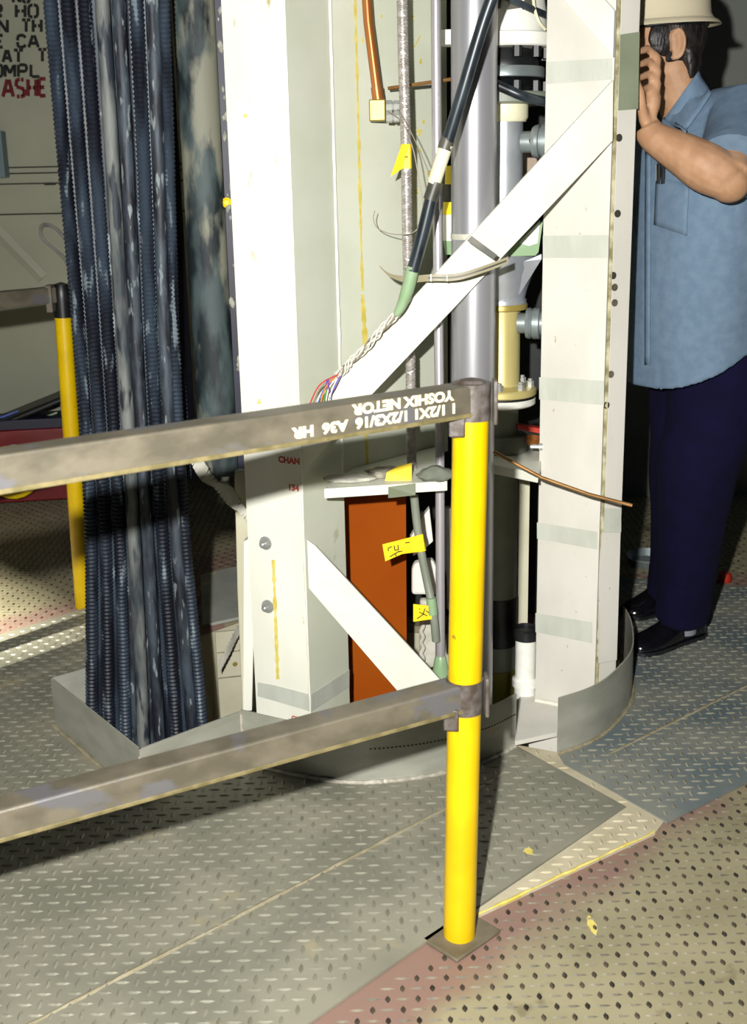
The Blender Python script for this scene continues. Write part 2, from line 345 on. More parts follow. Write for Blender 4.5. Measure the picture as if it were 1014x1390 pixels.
def lugs(test, box, z, pitch=.0268, ln=.0145, wd=.0042, h=.0026, which=None):
    b = B(); x0, x1, y0, y1 = box
    for j in range(int((y1 - y0) / pitch)):
        for i in range(int((x1 - x0) / pitch)):
            x, y = x0 + i * pitch, y0 + j * pitch
            if not test(x, y): continue
            hor = (i + j) % 2 == 0
            if which is not None and (0 if hor else 1) != which: continue
            ux, uy = (1, 0) if hor else (0, 1)
            vx, vy = -uy, ux
            p = lambda a, c, zz: (x + ux * a + vx * c, y + uy * a + vy * c, z + zz)
            v = [p(-ln, 0, 0), p(-ln * .3, -wd, 0), p(ln * .3, -wd, 0), p(ln, 0, 0), p(ln * .3, wd, 0), p(-ln * .3, wd, 0), p(-ln * .45, 0, h), p(ln * .45, 0, h)]
            b.add(v, [(0, 1, 6), (1, 2, 7, 6), (2, 3, 7), (3, 4, 7), (4, 5, 6, 7), (5, 0, 6)])
    return b
def plate(outer, m, z0, z1, box, lm, margin=.02, name='deck_plate', holes=None, label=None):
    p = plate_mesh(outer, None, z0, z1).build(name, m, floor, smooth=False, label=label)
    lugs(lambda x, y: inside(x, y, outer) and edgedist(x, y, outer) > margin, box, z1).build('raised_lug', lm, p, kind='stuff', smooth=False)
    return p
pa = plate(PA, 'deck', -.006, 0, (-2.0, .62, 1.0, 4.0), 'lug', label='bare grey steel diamond plate in front of the pit')
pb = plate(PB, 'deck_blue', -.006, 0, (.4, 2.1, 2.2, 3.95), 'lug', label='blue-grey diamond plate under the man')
pg = plate(PG, 'strip', -.0075, -.002, (.1, .66, 1.85, 2.66), 'strip', .01, 'cover_strip', label='cream painted strip between the two deck plates')
pan = lambda x, y: .692 * (x - .114) - .722 * (y - 1.909)
def btest(x, y):
    if inside(x, y, PA) or inside(x, y, PB) or inside(x, y, PG) or inside(x, y, PIT): return False
    if y < 3 and x > -.5: return pan(x, y) > .035
    return edgedist(x, y, PA) > .02 and edgedist(x, y, PB) > .02 and edgedist(x, y, PIT) > .03
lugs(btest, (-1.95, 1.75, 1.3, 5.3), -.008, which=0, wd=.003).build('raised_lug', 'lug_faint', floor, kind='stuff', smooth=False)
lugs(btest, (-1.95, 1.75, 1.3, 5.3), -.008, which=1, ln=.010, wd=.0046).build('raised_lug', 'lug_dark', floor, kind='stuff', smooth=False)  # lugs along depth darker: worn paint, with flash shading put into the colour
def bead(p, q, r, m, parent, n=70, name='weld_seam', label=None, path=None):
    P = path or [Vector(p).lerp(Vector(q), i / n) for i in range(n + 1)]
    P = [Vector(a) + Vector((random.uniform(-1, 1), random.uniform(-1, 1), 0)) * r * .12 for a in P]
    return B().tube(P, [r * random.uniform(.75, 1.15) for _ in P], 6).build(name, m, parent, label=label)
bead((-.9, 1.42, -.002), (.16, 2.353, -.002), .0055, 'bead', pa)
bead((.16, 2.353, -.002), (.30, 2.50, -.002), .004, 'bead', pa, 20)
bead((.573, 2.583, -.002), (2.0, 3.735, -.002), .0055, 'bead', pb, 110)
B().tube([Vector((.13, 1.917, -.002)).lerp(Vector((.60, 2.234, -.002)), i / 30) + Vector((random.uniform(-.003, .003), 0, 0)) for i in range(31)], [random.uniform(.0015, .0045) for _ in range(31)], 6).build('paint_edge', 'paint_y', pg)
def smear(px, py, rx, ry, par, z):
    c = fl(px, py, z); vs = [(c.x + rx * math.cos(a) * k, c.y + ry * math.sin(a) * k, z) for a, k in [(2 * math.pi * i / 14, random.uniform(.7, 1.15)) for i in range(14)]]
    B().slab(vs, (0, 0, .0004)).build('paint_mark', 'paint_y', par, smooth=False)
smear(803, 1255, .009, .03, floor, -.0079); smear(717, 1155, .012, .014, pa, .0002)
# pit lining
pb_ = B()
n = len(PIT)
pb_.add([(x, y, -.031) for x, y in PIT] + [(x, y, -.75) for x, y in PIT], [(i, (i + 1) % n, (i + 1) % n + n, i + n) for i in range(n)])
lining = pb_.build('trim_1', 'pit', kind='structure', smooth=False)
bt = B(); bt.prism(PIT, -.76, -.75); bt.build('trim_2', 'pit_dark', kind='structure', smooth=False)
# far side of the pit: rim plate, folded flashing and the lining's bolted strip, seen through the gap beside the cables
def farpt(px, z, dy=0.0):                                   # a point on the far lining wall (between two pit corners), by sight line
    A, Bp = (-.531, 3.51), (-.30, 3.56)
    r = ray(px, 850); 
    nrm = Vector((Bp[1] - A[1], -(Bp[0] - A[0]), 0)).normalized()
    a = Vector((A[0], A[1], 0)); q = CAM + r * ((a - CAM).dot(nrm) / r.dot(nrm))
    return Vector((q.x, q.y - .004 - dy, z))
for za, zb, nm in ((-.03, -.10, 'lining_strip'), (-.104, -.19, 'lining_strip'), (-.195, -.6, 'lining_panel')):
    A_, B_ = Vector((-.529, 3.505, 0)), Vector((-.302, 3.553, 0))
    B().slab([(A_.x, A_.y, za), (B_.x, B_.y, za), (B_.x, B_.y, zb), (A_.x, A_.y, zb)], (.003, -.008, 0)).build(nm, 'pit', lining, smooth=False)
B().lathe((-.47, 3.512, -.148), (.2, -1, 0), [(.009, 0), (.009, .003), (.005, .0035), (.005, .006)], 14).build('bolt', 'brass', lining)

# ------------------------------------------------------------------ walls
WY = 5.35
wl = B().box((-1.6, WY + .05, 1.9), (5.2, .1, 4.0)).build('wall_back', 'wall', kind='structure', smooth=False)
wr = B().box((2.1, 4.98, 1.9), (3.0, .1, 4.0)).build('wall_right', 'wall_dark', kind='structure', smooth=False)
def wallp(px, py, o=0.0): return at(px, py, WY - o)
for (a, b_) in (((0, 229), (80, 226)), ((0, 238), (80, 234)), ((0, 251), (90, 248)), ((0, 293), (95, 289))):
    p, q = wallp(*a, .003), wallp(*b_, .003); d = (q - p).normalized()
    B().box((p + q) / 2 + d * .1, ((q - p).length + .9, .006, .006)).build('panel_joint', 'seam', wl, smooth=False)
p, q = wallp(0, 318, .008), wallp(58, 378, .008)
B().tube([p + (p - q) * .5, q], .03, 4, flat=.25).build('diagonal_rib', 'wall', wl, smooth=False)
B().box(wallp(68, 249.5, .006), (.05, .012, .012)).build('slot', 'seam', wl, smooth=False)
# stencil letters made of straight strokes with stencil gaps
G = {
 'H': [(0, 0, 0, 1), (1, 0, 1, 1), (.12, .5, .4, .5), (.6, .5, .88, .5)], 'O': [(.2, 0, .42, 0), (.58, 0, .8, 0), (.2, 1, .42, 1), (.58, 1, .8, 1), (0, .15, 0, .85), (1, .15, 1, .85), (0, .15, .2, 0), (.8, 0, 1, .15), (0, .85, .2, 1), (.8, 1, 1, .85)],
 'N': [(0, 0, 0, 1), (1, 0, 1, 1), (.12, .9, .88, .1)], 'T': [(.5, 0, .5, .86), (0, 1, .42, 1), (.58, 1, 1, 1)], 'E': [(0, 0, 0, 1), (.14, 0, .95, 0), (.14, .5, .75, .5), (.14, 1, .95, 1)],
 'C': [(.2, 0, .75, 0), (.2, 1, .75, 1), (0, .15, 0, .42), (0, .58, 0, .85), (0, .15, .2, 0), (0, .85, .2, 1), (.75, 0, .95, .2), (.75, 1, .95, .8)],
 'A': [(0, 0, .42, 1), (1, 0, .58, 1), (.28, .33, .72, .33)], 'M': [(0, 0, 0, 1), (1, 0, 1, 1), (.1, .92, .5, .3), (.5, .3, .9, .92)], 'P': [(0, 0, 0, 1), (.14, 1, .8, 1), (.14, .45, .8, .45), (1, .58, 1, .88), (.8, 1, 1, .88), (.8, .45, 1, .58)],
 'L': [(0, 0, 0, 1), (.14, 0, .95, 0)], 'S': [(.1, 0, .42, 0), (.58, 0, .85, 0), (.15, 1, .42, 1), (.58, 1, .9, 1), (0, .6, 0, .85), (1, .12, 1, .42), (.05, .58, .95, .44), (0, .85, .15, 1), (.85, 0, 1, .12)],
 'R': [(0, 0, 0, 1), (.14, 1, .8, 1), (.14, .48, .8, .48), (1, .6, 1, .88), (.8, 1, 1, .88), (.8, .48, 1, .6), (.5, .42, 1, 0)]}
def letters(rows, m, th):
    b = B()
    for ch, x0, x1, y0, y1 in rows:
        for a0, c0, a1, c1 in G[ch]:
            P = wallp(x0 + a0 * (x1 - x0), y1 + c0 * (y0 - y1), .001); Q = wallp(x0 + a1 * (x1 - x0), y1 + c1 * (y0 - y1), .001)
            d = (Q - P); dd = d.normalized(); nn = Vector((-dd.z, 0, dd.x)) * th / 2; e = dd * th * .05
            b.add([P - e - nn, Q + e - nn, Q + e + nn, P - e + nn], [(0, 1, 2, 3)])
    return b.build('stencil_lettering', m, wl, smooth=False)
letters([('N', 18, 27, -13, 3), ('O', 31, 40, -13, 3), ('R', -7, 2, 7, 23), ('H', 22, 34, 7, 23), ('O', 39, 51, 7, 23), ('N', -2, 10, 27, 44), ('T', 30, 41, 27, 43), ('H', 45, 56, 27, 43),
         ('E', -6, 4, 48, 64), ('C', 24, 35, 48, 64), ('A', 39, 52, 48, 64), ('A', 4, 15, 68, 84), ('T', 19, 31, 68, 84), ('T', 52, 63, 67, 83),
         ('O', -9, 3, 88, 104), ('M', 7, 20, 88, 104), ('P', 25, 36, 88, 104), ('L', 42, 54, 88, 104)], 'ink', .0135)
letters([('L', -8, 0, 108, 131), ('A', 4, 18, 108, 131), ('S', 22, 33, 108, 131), ('H', 38, 49, 108, 130), ('E', 53, 62, 107, 130)], 'dark_red_ink', .0165)
# blue-grey cover at the left edge
tag(B().box((wallp(-14, 210, .04)), (.14, .07, .20)).build('wall_cover', 'blue_grey', bevel=.004), 'blue-grey box cover on the back wall at the picture\'s left edge', 'cover')
# bent rod loop on wall
lp = [wallp(100, 378, .06), wallp(88, 352, .05), wallp(70, 335, .04), wallp(57, 322, .04), wallp(56, 308, .05), wallp(64, 305, .06), wallp(78, 312, .07), wallp(96, 335, .08)]
tag(B().tube(smoothpath(lp), .008, 8).build('wire_loop', 'chrome'), 'bent pale wire loop against the back wall above the far handrail', 'wire')

# unseen square-mouthed housing added so the lamp's floor patch gets straight edges
hb_ = B(); hr_ = Matrix.Rotation(math.atan2(.73, -.68), 3, 'Z')
for a_, d_ in (((.043, 0, -.06), (.01, .096, .20)), ((-.043, 0, -.06), (.01, .096, .20)), ((0, .043, -.06), (.096, .01, .20)), ((0, -.043, -.06), (.096, .01, .20)), ((0, 0, .045), (.096, .096, .01))):
    hb_.box(Vector((-1.83, 3.45, 2.62)) + hr_ @ Vector(a_), d_, hr_)
hb_.build('patch_lamp_housing', 'backdrop', kind='structure', smooth=False)

# ------------------------------------------------------------------ white steel frame
K = (-.169, 2.62); Q1 = (-.245, 2.662); Q0 = (-.312, 2.70); S = (-.076, 2.77); T = (.205, 3.055)
RA, RB = (.421, 2.832), (.565, 2.756)
frame = thing('steel_structure', 'white painted steel frame of two columns joined by diagonal braces over the pit', 'frame', (0, 2.75, -.75))
colL = B().fold([(-.27, 2.86), Q0, Q1, K, S], -.75, 2.35, .008).build('column', 'white', frame, smooth=False, label='left white column of folded plate')
panel = B().fold([S, T], .668, 2.35, .006).build('facing_panel', 'panel', frame, smooth=False)
# right facet carries the paler green-grey paint
nC = Vector((S[1] - K[1], -(S[0] - K[0]), 0)).normalized()
B().slab([Vector((K[0], K[1], -.7)) + nC * .0006, Vector((S[0], S[1], -.7)) + nC * .0006, Vector((S[0], S[1], 2.34)) + nC * .0006, Vector((K[0], K[1], 2.34)) + nC * .0006], nC * .0012).build('facing_plate', 'panel', colL, smooth=False)
zs = [i * .024 for i in range(26, 98)]
bead(None, None, .0045, 'white', panel, path=[Vector((S[0], S[1] - .004, z)) for z in zs])
bead(None, None, .0028, 'white', colL, path=[Vector((K[0], K[1] - .001, .02 * i)) for i in range(-10, 115)])
def quad_on(A, Bp, pts, name, m, parent, off=.0008, t=.0008, label=None):
    n = Vector((Bp[1] - A[1], -(Bp[0] - A[0]), 0)).normalized()
    if n.y > 0: n = -n
    return B().slab([onp(x, y, A, Bp, off) for x, y in pts], n * t).build(name, m, parent, smooth=False, label=label)
# grey tape round the foot of the left column
quad_on(Q1, K, [(372, 930), (422, 943), (422, 966), (372, 951)], 'tape_wrap', 'tape', colL)
quad_on(Q0, Q1, [(350, 926), (372, 930), (372, 951), (350, 945)], 'tape_wrap', 'tape', colL)
quad_on(K, S, [(422, 943), (474, 909), (474, 932), (422, 966)], 'tape_wrap', 'tape', colL, off=.003)
# nuts on the column
for px, py in ((361, 737), (364, 823)):
    c = onp(px, py, Q0, Q1); nn = Vector((Q1[1] - Q0[1], -(Q1[0] - Q0[0]), 0)).normalized(); nn = -nn if nn.y > 0 else nn
    b = B().lathe(c, nn, [(.017, 0), (.017, .003)], 20); b.lathe(c, nn, [(.0125, .003), (.0125, .012)], 6); b.lathe(c, nn, [(.0065, .012), (.0065, .020), (.004, .022)], 12)
    b.build('nut', 'chrome', colL, angle=25)
xd = Vector((K[0] - Q1[0], K[1] - Q1[1], 0)).normalized()
place_text('stencil_mark', 'CHAN', .021, onp(378, 627, Q1, K), xd, (0, 0, 1), 'red_ink', colL)
place_text('stencil_mark', '134', .021, onp(391, 665, Q1, K), xd, (0, 0, 1), 'red_ink', colL)
place_text('stencil_mark', 'CH', .018, onp(396, 977, Q1, K), xd, (0, 0, 1), 'red_ink', colL)
# yellow paint runs
def run(A, Bp, x0, y0, x1, y1, w, par, n=40, jit=1.0):
    b = B(); L = []; R = []
    for i in range(n + 1):
        t = i / n; x = x0 + (x1 - x0) * t; y = y0 + (y1 - y0) * t; ww = w * random.uniform(.35, 1.2)
        L.append(onp(x - ww, y, A, Bp, .0007)); R.append(onp(x + ww, y, A, Bp, .0007))
    b.add(L + R, [(i, i + 1, n + 2 + i, n + 1 + i) for i in range(n)])
    b.build('paint_run', 'paint_y', par, smooth=False)
run(S, T, 482, -8, 492, 395, 2.2, panel); run(S, T, 492, 400, 496, 468, 3.6, panel, 16); run(S, T, 497, 580, 499, 640, 2.4, panel, 16)
run(Q1, K, 371, 760, 377, 922, 2.6, colL, 24)
for x, y, r_ in ((569, 180, 3.6), (571, 83, 2.5), (565, 260, 2.5), (492, 55, 2.5), (570, 205, 2), (518, 22, 1.6), (560, 24, 2), (575, 165, 2), (448, 218, 1.5)):
    run(S, T, x, y - r_ * 1.3, x, y + r_ * 1.3, r_, panel, 4)
run(S, T, 571, 48, 562, 64, 1.3, panel, 6)
for x, y, r_ in ((333, 157, 2.6), (331, 580, 4), (352, 545, 3)):
    run(Q0, Q1, x, y - r_, x, y + r_, r_, colL, 4)

# shelf plates
shL = [(-.117, 2.60), (.176, 2.648), (.176, 3.02), (-.05, 2.795)]
shelf = B().prism(shL, .668, .692).build('shelf', 'brace', frame, smooth=False, bevel=.002)
B().slab([fl(527, 661, .6925), fl(564, 656, .6925)] + [at(564, 672, 2.628), at(527, 676, 2.622)], (0, -.001, .0)).build('tape_patch', 'tape_green', shelf, smooth=False)
shR = [(.300, 2.80), (.400, 2.70), (.425, 2.825), (.49, 2.93), (.49, 3.2), (.300, 3.2)]
shelfR = B().prism(shR, .668, .692).build('shelf', 'brace', frame, smooth=False, bevel=.002)
# braces
BA, BB = (-.169, 2.607), (.565, 2.738)
nb = Vector((BB[1] - BA[1], -(BB[0] - BA[0]), 0)).normalized(); nb = -nb if nb.y > 0 else nb
def bracebar(pts, name='brace', A=BA, Bp=BB, t=.010):
    n = Vector((Bp[1] - A[1], -(Bp[0] - A[0]), 0)).normalized(); n = -n if n.y > 0 else n
    o = B().slab([onp(x, y, A, Bp) for x, y in pts], -n * t).build(name, 'brace', frame, smooth=False, bevel=.0015); return o
br1 = bracebar([(833, 108), (832, 191), (500, 541), (413, 640), (406, 574), (436, 541)])
br1['label'] = 'long white diagonal brace between the columns'
br2 = bracebar([(417, 733), (428, 741), (655, 985), (580, 985), (423, 803), (419, 798)], A=(-.169, 2.612), Bp=(.2, 2.60)); br2['label'] = 'short white lower brace'
br3 = bracebar([(832, 78), (834, 14), (760, -70), (704, -70), (765, 0)], A=(.421, 2.82), Bp=(.565, 2.738)); br3['label'] = 'white gusset at the top of the right column'
# right column: channel face, spacer, flange
nR = Vector((RB[1] - RA[1], -(RB[0] - RA[0]), 0)).normalized(); nR = -nR if nR.y > 0 else nR
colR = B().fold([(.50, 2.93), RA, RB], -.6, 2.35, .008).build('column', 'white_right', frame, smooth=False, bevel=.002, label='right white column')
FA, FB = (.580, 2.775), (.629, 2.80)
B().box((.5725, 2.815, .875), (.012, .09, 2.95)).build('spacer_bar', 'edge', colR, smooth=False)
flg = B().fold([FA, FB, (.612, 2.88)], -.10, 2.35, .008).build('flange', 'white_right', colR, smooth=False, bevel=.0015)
FP = FA, FB
for i, pts in enumerate([[(742, 84), (831, 79), (831, 108), (742, 114)], [(737, 320), (826, 319), (826, 350), (737, 350)], [(732, 512), (820, 517), (820, 550), (732, 542)],
                         [(729, 709), (811, 722), (811, 746), (729, 731)], [(727, 832), (804, 845), (804, 873), (727, 858)]]):
    quad_on(RA, RB, pts, 'tape_wrap', 'tape', colR)
quad_on(*FP, [(842, 47), (868, 43), (866, 148), (839, 150)], 'tape_patch', 'tape_green', flg)
quad_on(*FP, [(820, 690), (843, 691), (843, 722), (820, 722)], 'tape_patch', 'tape', flg)
quad_on(*FP, [(817, 722), (841, 722), (836, 895), (812, 900), (812, 780)], 'splice_plate', 'white_right', flg, off=.002, t=.004)
for px, py in ((840, 187), (838, 290), (832, 374), (834, 390), (834, 411), (829, 508), (823, 550)):
    c = onp(px, py, *FP, .0005); nn = Vector((FB[1] - FA[1], -(FB[0] - FA[0]), 0)).normalized(); nn = -nn if nn.y > 0 else nn
    B().lathe(c, nn, [(.0088, 0), (.0088, .002), (.0055, .002), (.0055, -.004)], 14).build('bolt_hole', 'seam' if py not in (390, 411, 508) else 'rail', flg)
base = B().slab([fl(699, 1006, .03), fl(756, 994, .03), (.56, 2.76, .03), (.52, 2.90, .03), (.41, 2.96, .03), fl(706, 940, .03)], (0, 0, -.012)).build('base_plate', 'white_right', frame, smooth=False)
B().slab([(.385, 2.68, .015), (.49, 2.66, .015), (.49, 2.66, -.2), (.385, 2.68, -.2)], (.02, .08, 0)).build('base_block', 'white_right', frame, smooth=False)
bead(None, None, .005, 'white', base, path=[Vector((RA[0], RA[1] - .008, .032)).lerp(Vector((RB[0], RB[1] - .008, .032)), i / 12) for i in range(13)])

# post and pale strip just left of the column, behind
tag(B().slab([at(318, 640, 2.95), at(346, 640, 2.95), at(346, 995, 2.95), at(330, 995, 2.95), at(322, 800, 2.95)], (0, .05, 0)).build('support_post', 'pit', smooth=False, bevel=.003), 'narrow pale upright post just left of the white column', 'post')
tag(B().slab([at(331, 735, 2.80), at(345, 728, 2.80), at(345, 838, 2.80), at(342, 965, 2.80), at(330, 965, 2.80)], (0, .03, 0)).build('angle_bracket', 'white', smooth=False, bevel=.002), 'pale bent bracket strip against the left column\'s back edge', 'bracket')
sp = smoothpath([at(262, 622, 2.88), at(282, 650, 2.86), at(305, 668, 2.85), at(325, 690, 2.84), at(340, 706, 2.84)])
gas = B()
for i in range(len(sp) - 1):
    w = .012 + .007 * math.sin(i * .6) + .002 * random.random()
    gas.slab([sp[i] + Vector((.01, 0, w)), sp[i + 1] + Vector((.01, 0, w)), sp[i + 1] - Vector((.006, 0, w)), sp[i] - Vector((.006, 0, w))], (0, .012, 0))
tag(gas.build('gasket_strip', 'strap_grey', smooth=False), 'torn pale gasket strip curling under the dark duct', 'strip')

# ------------------------------------------------------------------ dark duct with sealant
duct = thing('air_duct', 'tall dark patinated duct standing between black cables and white column', 'duct', (-.40, 3.0, .63))
dp = []
for i in range(13):
    a = math.pi * (1 - i / 12); dp.append((-.412 + .051 * math.cos(a), 2.985 - .04 * math.sin(a)))
dp += [(-.361, 3.12), (-.463, 3.12)]
B().prism(dp, .635, 2.35).build('duct_body', 'duct', duct, bevel=.004)
B().box((-.336, 3.03, 1.49), (.048, .10, 1.72)).build('edge_rail', 'navy', duct, smooth=False)
B().box((-.490, 3.02, 1.49), (.012, .12, 1.72)).build('edge_rail', 'navy', duct, smooth=False)
for i in range(46):
    y = random.uniform(5, 620); x = 302 + y * .047 + random.uniform(-7, 6); r_ = random.choice([.003, .004, .006, .009])
    c = at(x, y, 2.978); st = random.uniform(.8, 2.6)
    B().lathe(c + Vector((0, 0, -r_ * st)), (random.uniform(-.2, .2), 0, 1), [(0, 0), (r_ * .7, r_ * .4 * st), (r_, r_ * st), (r_ * .7, r_ * 1.6 * st), (0, r_ * 2 * st)], 8).build('sealant_blob', 'foam', duct)
B().lathe(at(308, 275, 2.978), (0, -1, 0), [(.012, 0), (.013, .004), (.006, .009)], 12).build('paint_blob', 'yellow_tag', duct)

# ------------------------------------------------------------------ black cables
# (place across the bundle 0..1, row, radius px, ribbed, label)
CB = [(.045, 0, 9.5, 1, 'leftmost ribbed black cable of the hanging bundle'),
      (.115, 1, 8, 1, 'thin ribbed black cable, second from the left in the bundle'),
      (.185, 0, 9.3, 1, 'ribbed black cable third from the left in the bundle'),
      (.26, 1, 8, 1, 'ribbed black cable fourth from the left in the bundle'),
      (.325, 0, 9, 1, 'ribbed black cable fifth from left, beside the dusty smooth one'),
      (.40, 1, 7.5, 0, 'thin black cable half hidden behind the dusty smooth one'),
      (.47, 0, 9.3, 2, 'dusty grey smooth cable in the middle of the bundle'),
      (.60, 0, 8.6, 0, 'smooth dark cable just right of the dusty grey one'),
      (.69, 1.25, 8, 1, 'ribbed black cable bordering the dark gap in the bundle'),
      (.745, 0, 9.6, 1, 'thick ribbed black cable right of the gap in the bundle'),
      (.815, 1, 8, 1, 'thin ribbed cable tucked third from the right in the bundle'),
      (.875, 0, 8.6, 0, 'dust-speckled black cable second from the right in the bundle'),
      (.965, .6, 9, 1, 'rightmost ribbed black cable beside the dark duct'),
      (.22, 2, 8.5, 0, 'back-row black cable glimpsed behind the left ribbed ones'),
      (.53, 1.4, 8.5, 0, 'back-row black cable behind the dusty grey one'),
      (.78, 2, 8.5, 0, 'back-row black cable glimpsed behind the thick ribbed one')]
for u_c, row, rp, rib, lab in CB:
    Y = 2.842 - .095 * u_c + .036 * row; xt = 55 + 170 * u_c; xb = 118 + 162 * u_c
    r0 = rp / 1560 * Y * 1.02
    top = at(xt, -60, Y - .02); bot = at(xb, 985, Y); low = bot + (bot - at(xb - 4, 880, Y)) * 2.2
    mid = at(102 + 139 * u_c, 470, Y - .004); m2 = at(117 + 138 * u_c, 720, Y); m0 = at(79 + 155 * u_c, 210, Y - .008)
    path = smoothpath([top, m0, mid, m2, bot, low], 36)
    if rib == 1:
        ln = sum((path[i + 1] - path[i]).length for i in range(len(path) - 1)); pitch = .0105; n = int(ln / pitch) * 2
        out = []; acc = 0; j = 0; seg = ln / n
        dists = [0]
        for i in range(len(path) - 1): dists.append(dists[-1] + (path[i + 1] - path[i]).length)
        for i in range(n + 1):
            d = min(i * seg, ln - 1e-6)
            while dists[j + 1] < d and j < len(path) - 2: j += 1
            t = (d - dists[j]) / max(1e-9, dists[j + 1] - dists[j]); out.append(path[j].lerp(path[j + 1], t))
        rad = [r0 * (1.0 if i % 2 else .80) for i in range(n + 1)]
        o = B().tube(out, rad, 12).build('ribbed_cable', 'cable', angle=60)
    else:
        o = B().tube(path, r0, 14).build('smooth_cable', 'cable2' if rib == 2 else 'cable_smooth')
    tag(o, lab, 'cable', 'black cables hanging into the pit')

# ------------------------------------------------------------------ curbs
def sheet(path, h, name, lab, z0=-.03, t=.004, tilt=0.0):
    b = B()
    P = [Vector((x, y, 0)) for x, y in path]; n = len(P); nor = []
    for i in range(n):
        d = (P[min(i + 1, n - 1)] - P[max(i - 1, 0)]).normalized(); nor.append(Vector((-d.y, d.x, 0)))
    v = []
    for i in range(n): v += [P[i] + Vector((0, 0, z0)), P[i] + Vector((0, 0, h)), P[i] + nor[i] * t + Vector((0, 0, h)), P[i] + nor[i] * t + Vector((0, 0, z0))]
    f = []
    for i in range(n - 1):
        for k in range(4): f.append((i * 4 + k, (i + 1) * 4 + k, (i + 1) * 4 + (k + 1) % 4, i * 4 + (k + 1) % 4))
    f += [(0, 1, 2, 3), tuple((n - 1) * 4 + k for k in (3, 2, 1, 0))]
    b.add(v, f); return b
def dense(pts, k=6): return [(p.x, p.y) for p in smoothpath([(x, y, 0) for x, y in pts], k)]
L0, L2, KK = (-.862, 2.80), (-.55, 2.396), (-.338, 2.578)
cb = thing('cable_curb', 'open-cornered sheet steel curb boxing in the black cables', 'curb', (-.55, 2.6, 0))
sheet([L0, (-.565, 2.90 + .15)], .137, '', '').build('curb_sheet', 'steel_curb', cb, smooth=False) if False else sheet([(-.862, 2.80), (-.56, 3.035)], .137, '', '', t=-.004).build('curb_sheet', 'steel_curb', cb, smooth=False)
sheet([L0, L2], .137, '', '').build('curb_sheet', 'steel_curb', cb, smooth=False)
sheet([L2, KK], .137, '', '').build('curb_sheet', 'steel_curb', cb, smooth=False)
bead(None, None, .005, 'bead_bright', cb, path=[Vector((L2[0], L2[1] - .003, .012 * i)) for i in range(11)])
bead(None, None, .006, 'bead', cb, path=[Vector((L0[0], L0[1], 0)).lerp(Vector((L2[0], L2[1], 0)), i / 40) - Vector((.004, .003, 0)) for i in range(41)])
front = dense([KK, (-.20, 2.508), (-.062, 2.469), (.06, 2.478), (.169, 2.512), (.27, 2.565), (.346, 2.635)])
fc = thing('pit_curb', 'curved sheet steel curb at the front of the pit behind the handrail', 'curb', (.05, 2.5, 0))
sheet(front, .142, '', '').build('curb_sheet', 'steel_curb', fc, angle=30)
bead(None, None, .007, 'bead_bright', fc, path=[Vector((x, y - .004, .001)) for x, y in dense(front, 3)])
bead(None, None, .005, 'bead_bright', fc, path=[Vector((KK[0] + .002, KK[1] - .004, .012 * i)) for i in range(12)])
for i in range(int(len(front) * .4), len(front) - 1):
    for t in (0, .5):
        x = front[i][0] + (front[i + 1][0] - front[i][0]) * t; y = front[i][1] + (front[i + 1][1] - front[i][1]) * t
        B().box((x, y - .0006, .088), (.005, .002, .0025)).build('scribed_dash', 'seam', fc, smooth=False)
right = dense([(.445, 2.59), (.535, 2.648), (.608, 2.732), (.69, 2.88), (.731, 3.07), (.737, 3.2)])
rc = thing('pit_curb', 'curved sheet steel curb between right white column and the man\'s shoe', 'curb', (.6, 2.75, 0))
sheet(right, .15, '', '').build('curb_sheet', 'steel_curb', rc, angle=30)
bead(None, None, .006, 'bead', rc, path=[Vector((x + .003, y - .004, .001)) for x, y in dense(right, 3)])

# ------------------------------------------------------------------ handrails
def sqtube(p, q, s, roll=0.0):
    p, q = Vector(p), Vector(q); d = (q - p).normalized(); u = Vector((0, 0, 1)); w = d.cross(u).normalized(); u = w.cross(d)
    if roll: c, si = math.cos(roll), math.sin(roll); w, u = w * c + u * si, u * c - w * si
    h = s / 2
    v = [a + w * i * h + u * j * h for a in (p, q) for i, j in ((-1, -1), (1, -1), (1, 1), (-1, 1))]
    return B().add(v, [(0, 1, 2, 3), (7, 6, 5, 4), (0, 4, 5, 1), (1, 5, 6, 2), (2, 6, 7, 3), (3, 7, 4, 0)]), w, u, d
rail = thing('handrail', 'yellow post handrail with two brown steel rails in the foreground', 'handrail', (.145, 1.88, 0))
pbase, ptop = Vector((.1455, 1.895, 0)), Vector((.167, 1.895, 1.055))
B().tube([pbase, pbase.lerp(ptop, .96)], .0305, 28).build('post', 'yellow', rail)
B().lathe(pbase.lerp(ptop, .955), ptop - pbase, [(.0312, 0), (.032, .035), (.029, .05), (.020, .060), (0, .064)], 24).build('post_cap', 'weld_grey', rail)
B().box((.150, 1.895, -.004), (.125, .09, .008), Matrix.Rotation(.76, 3, 'Z')).build('foot_plate', 'foot', rail, bevel=.003)
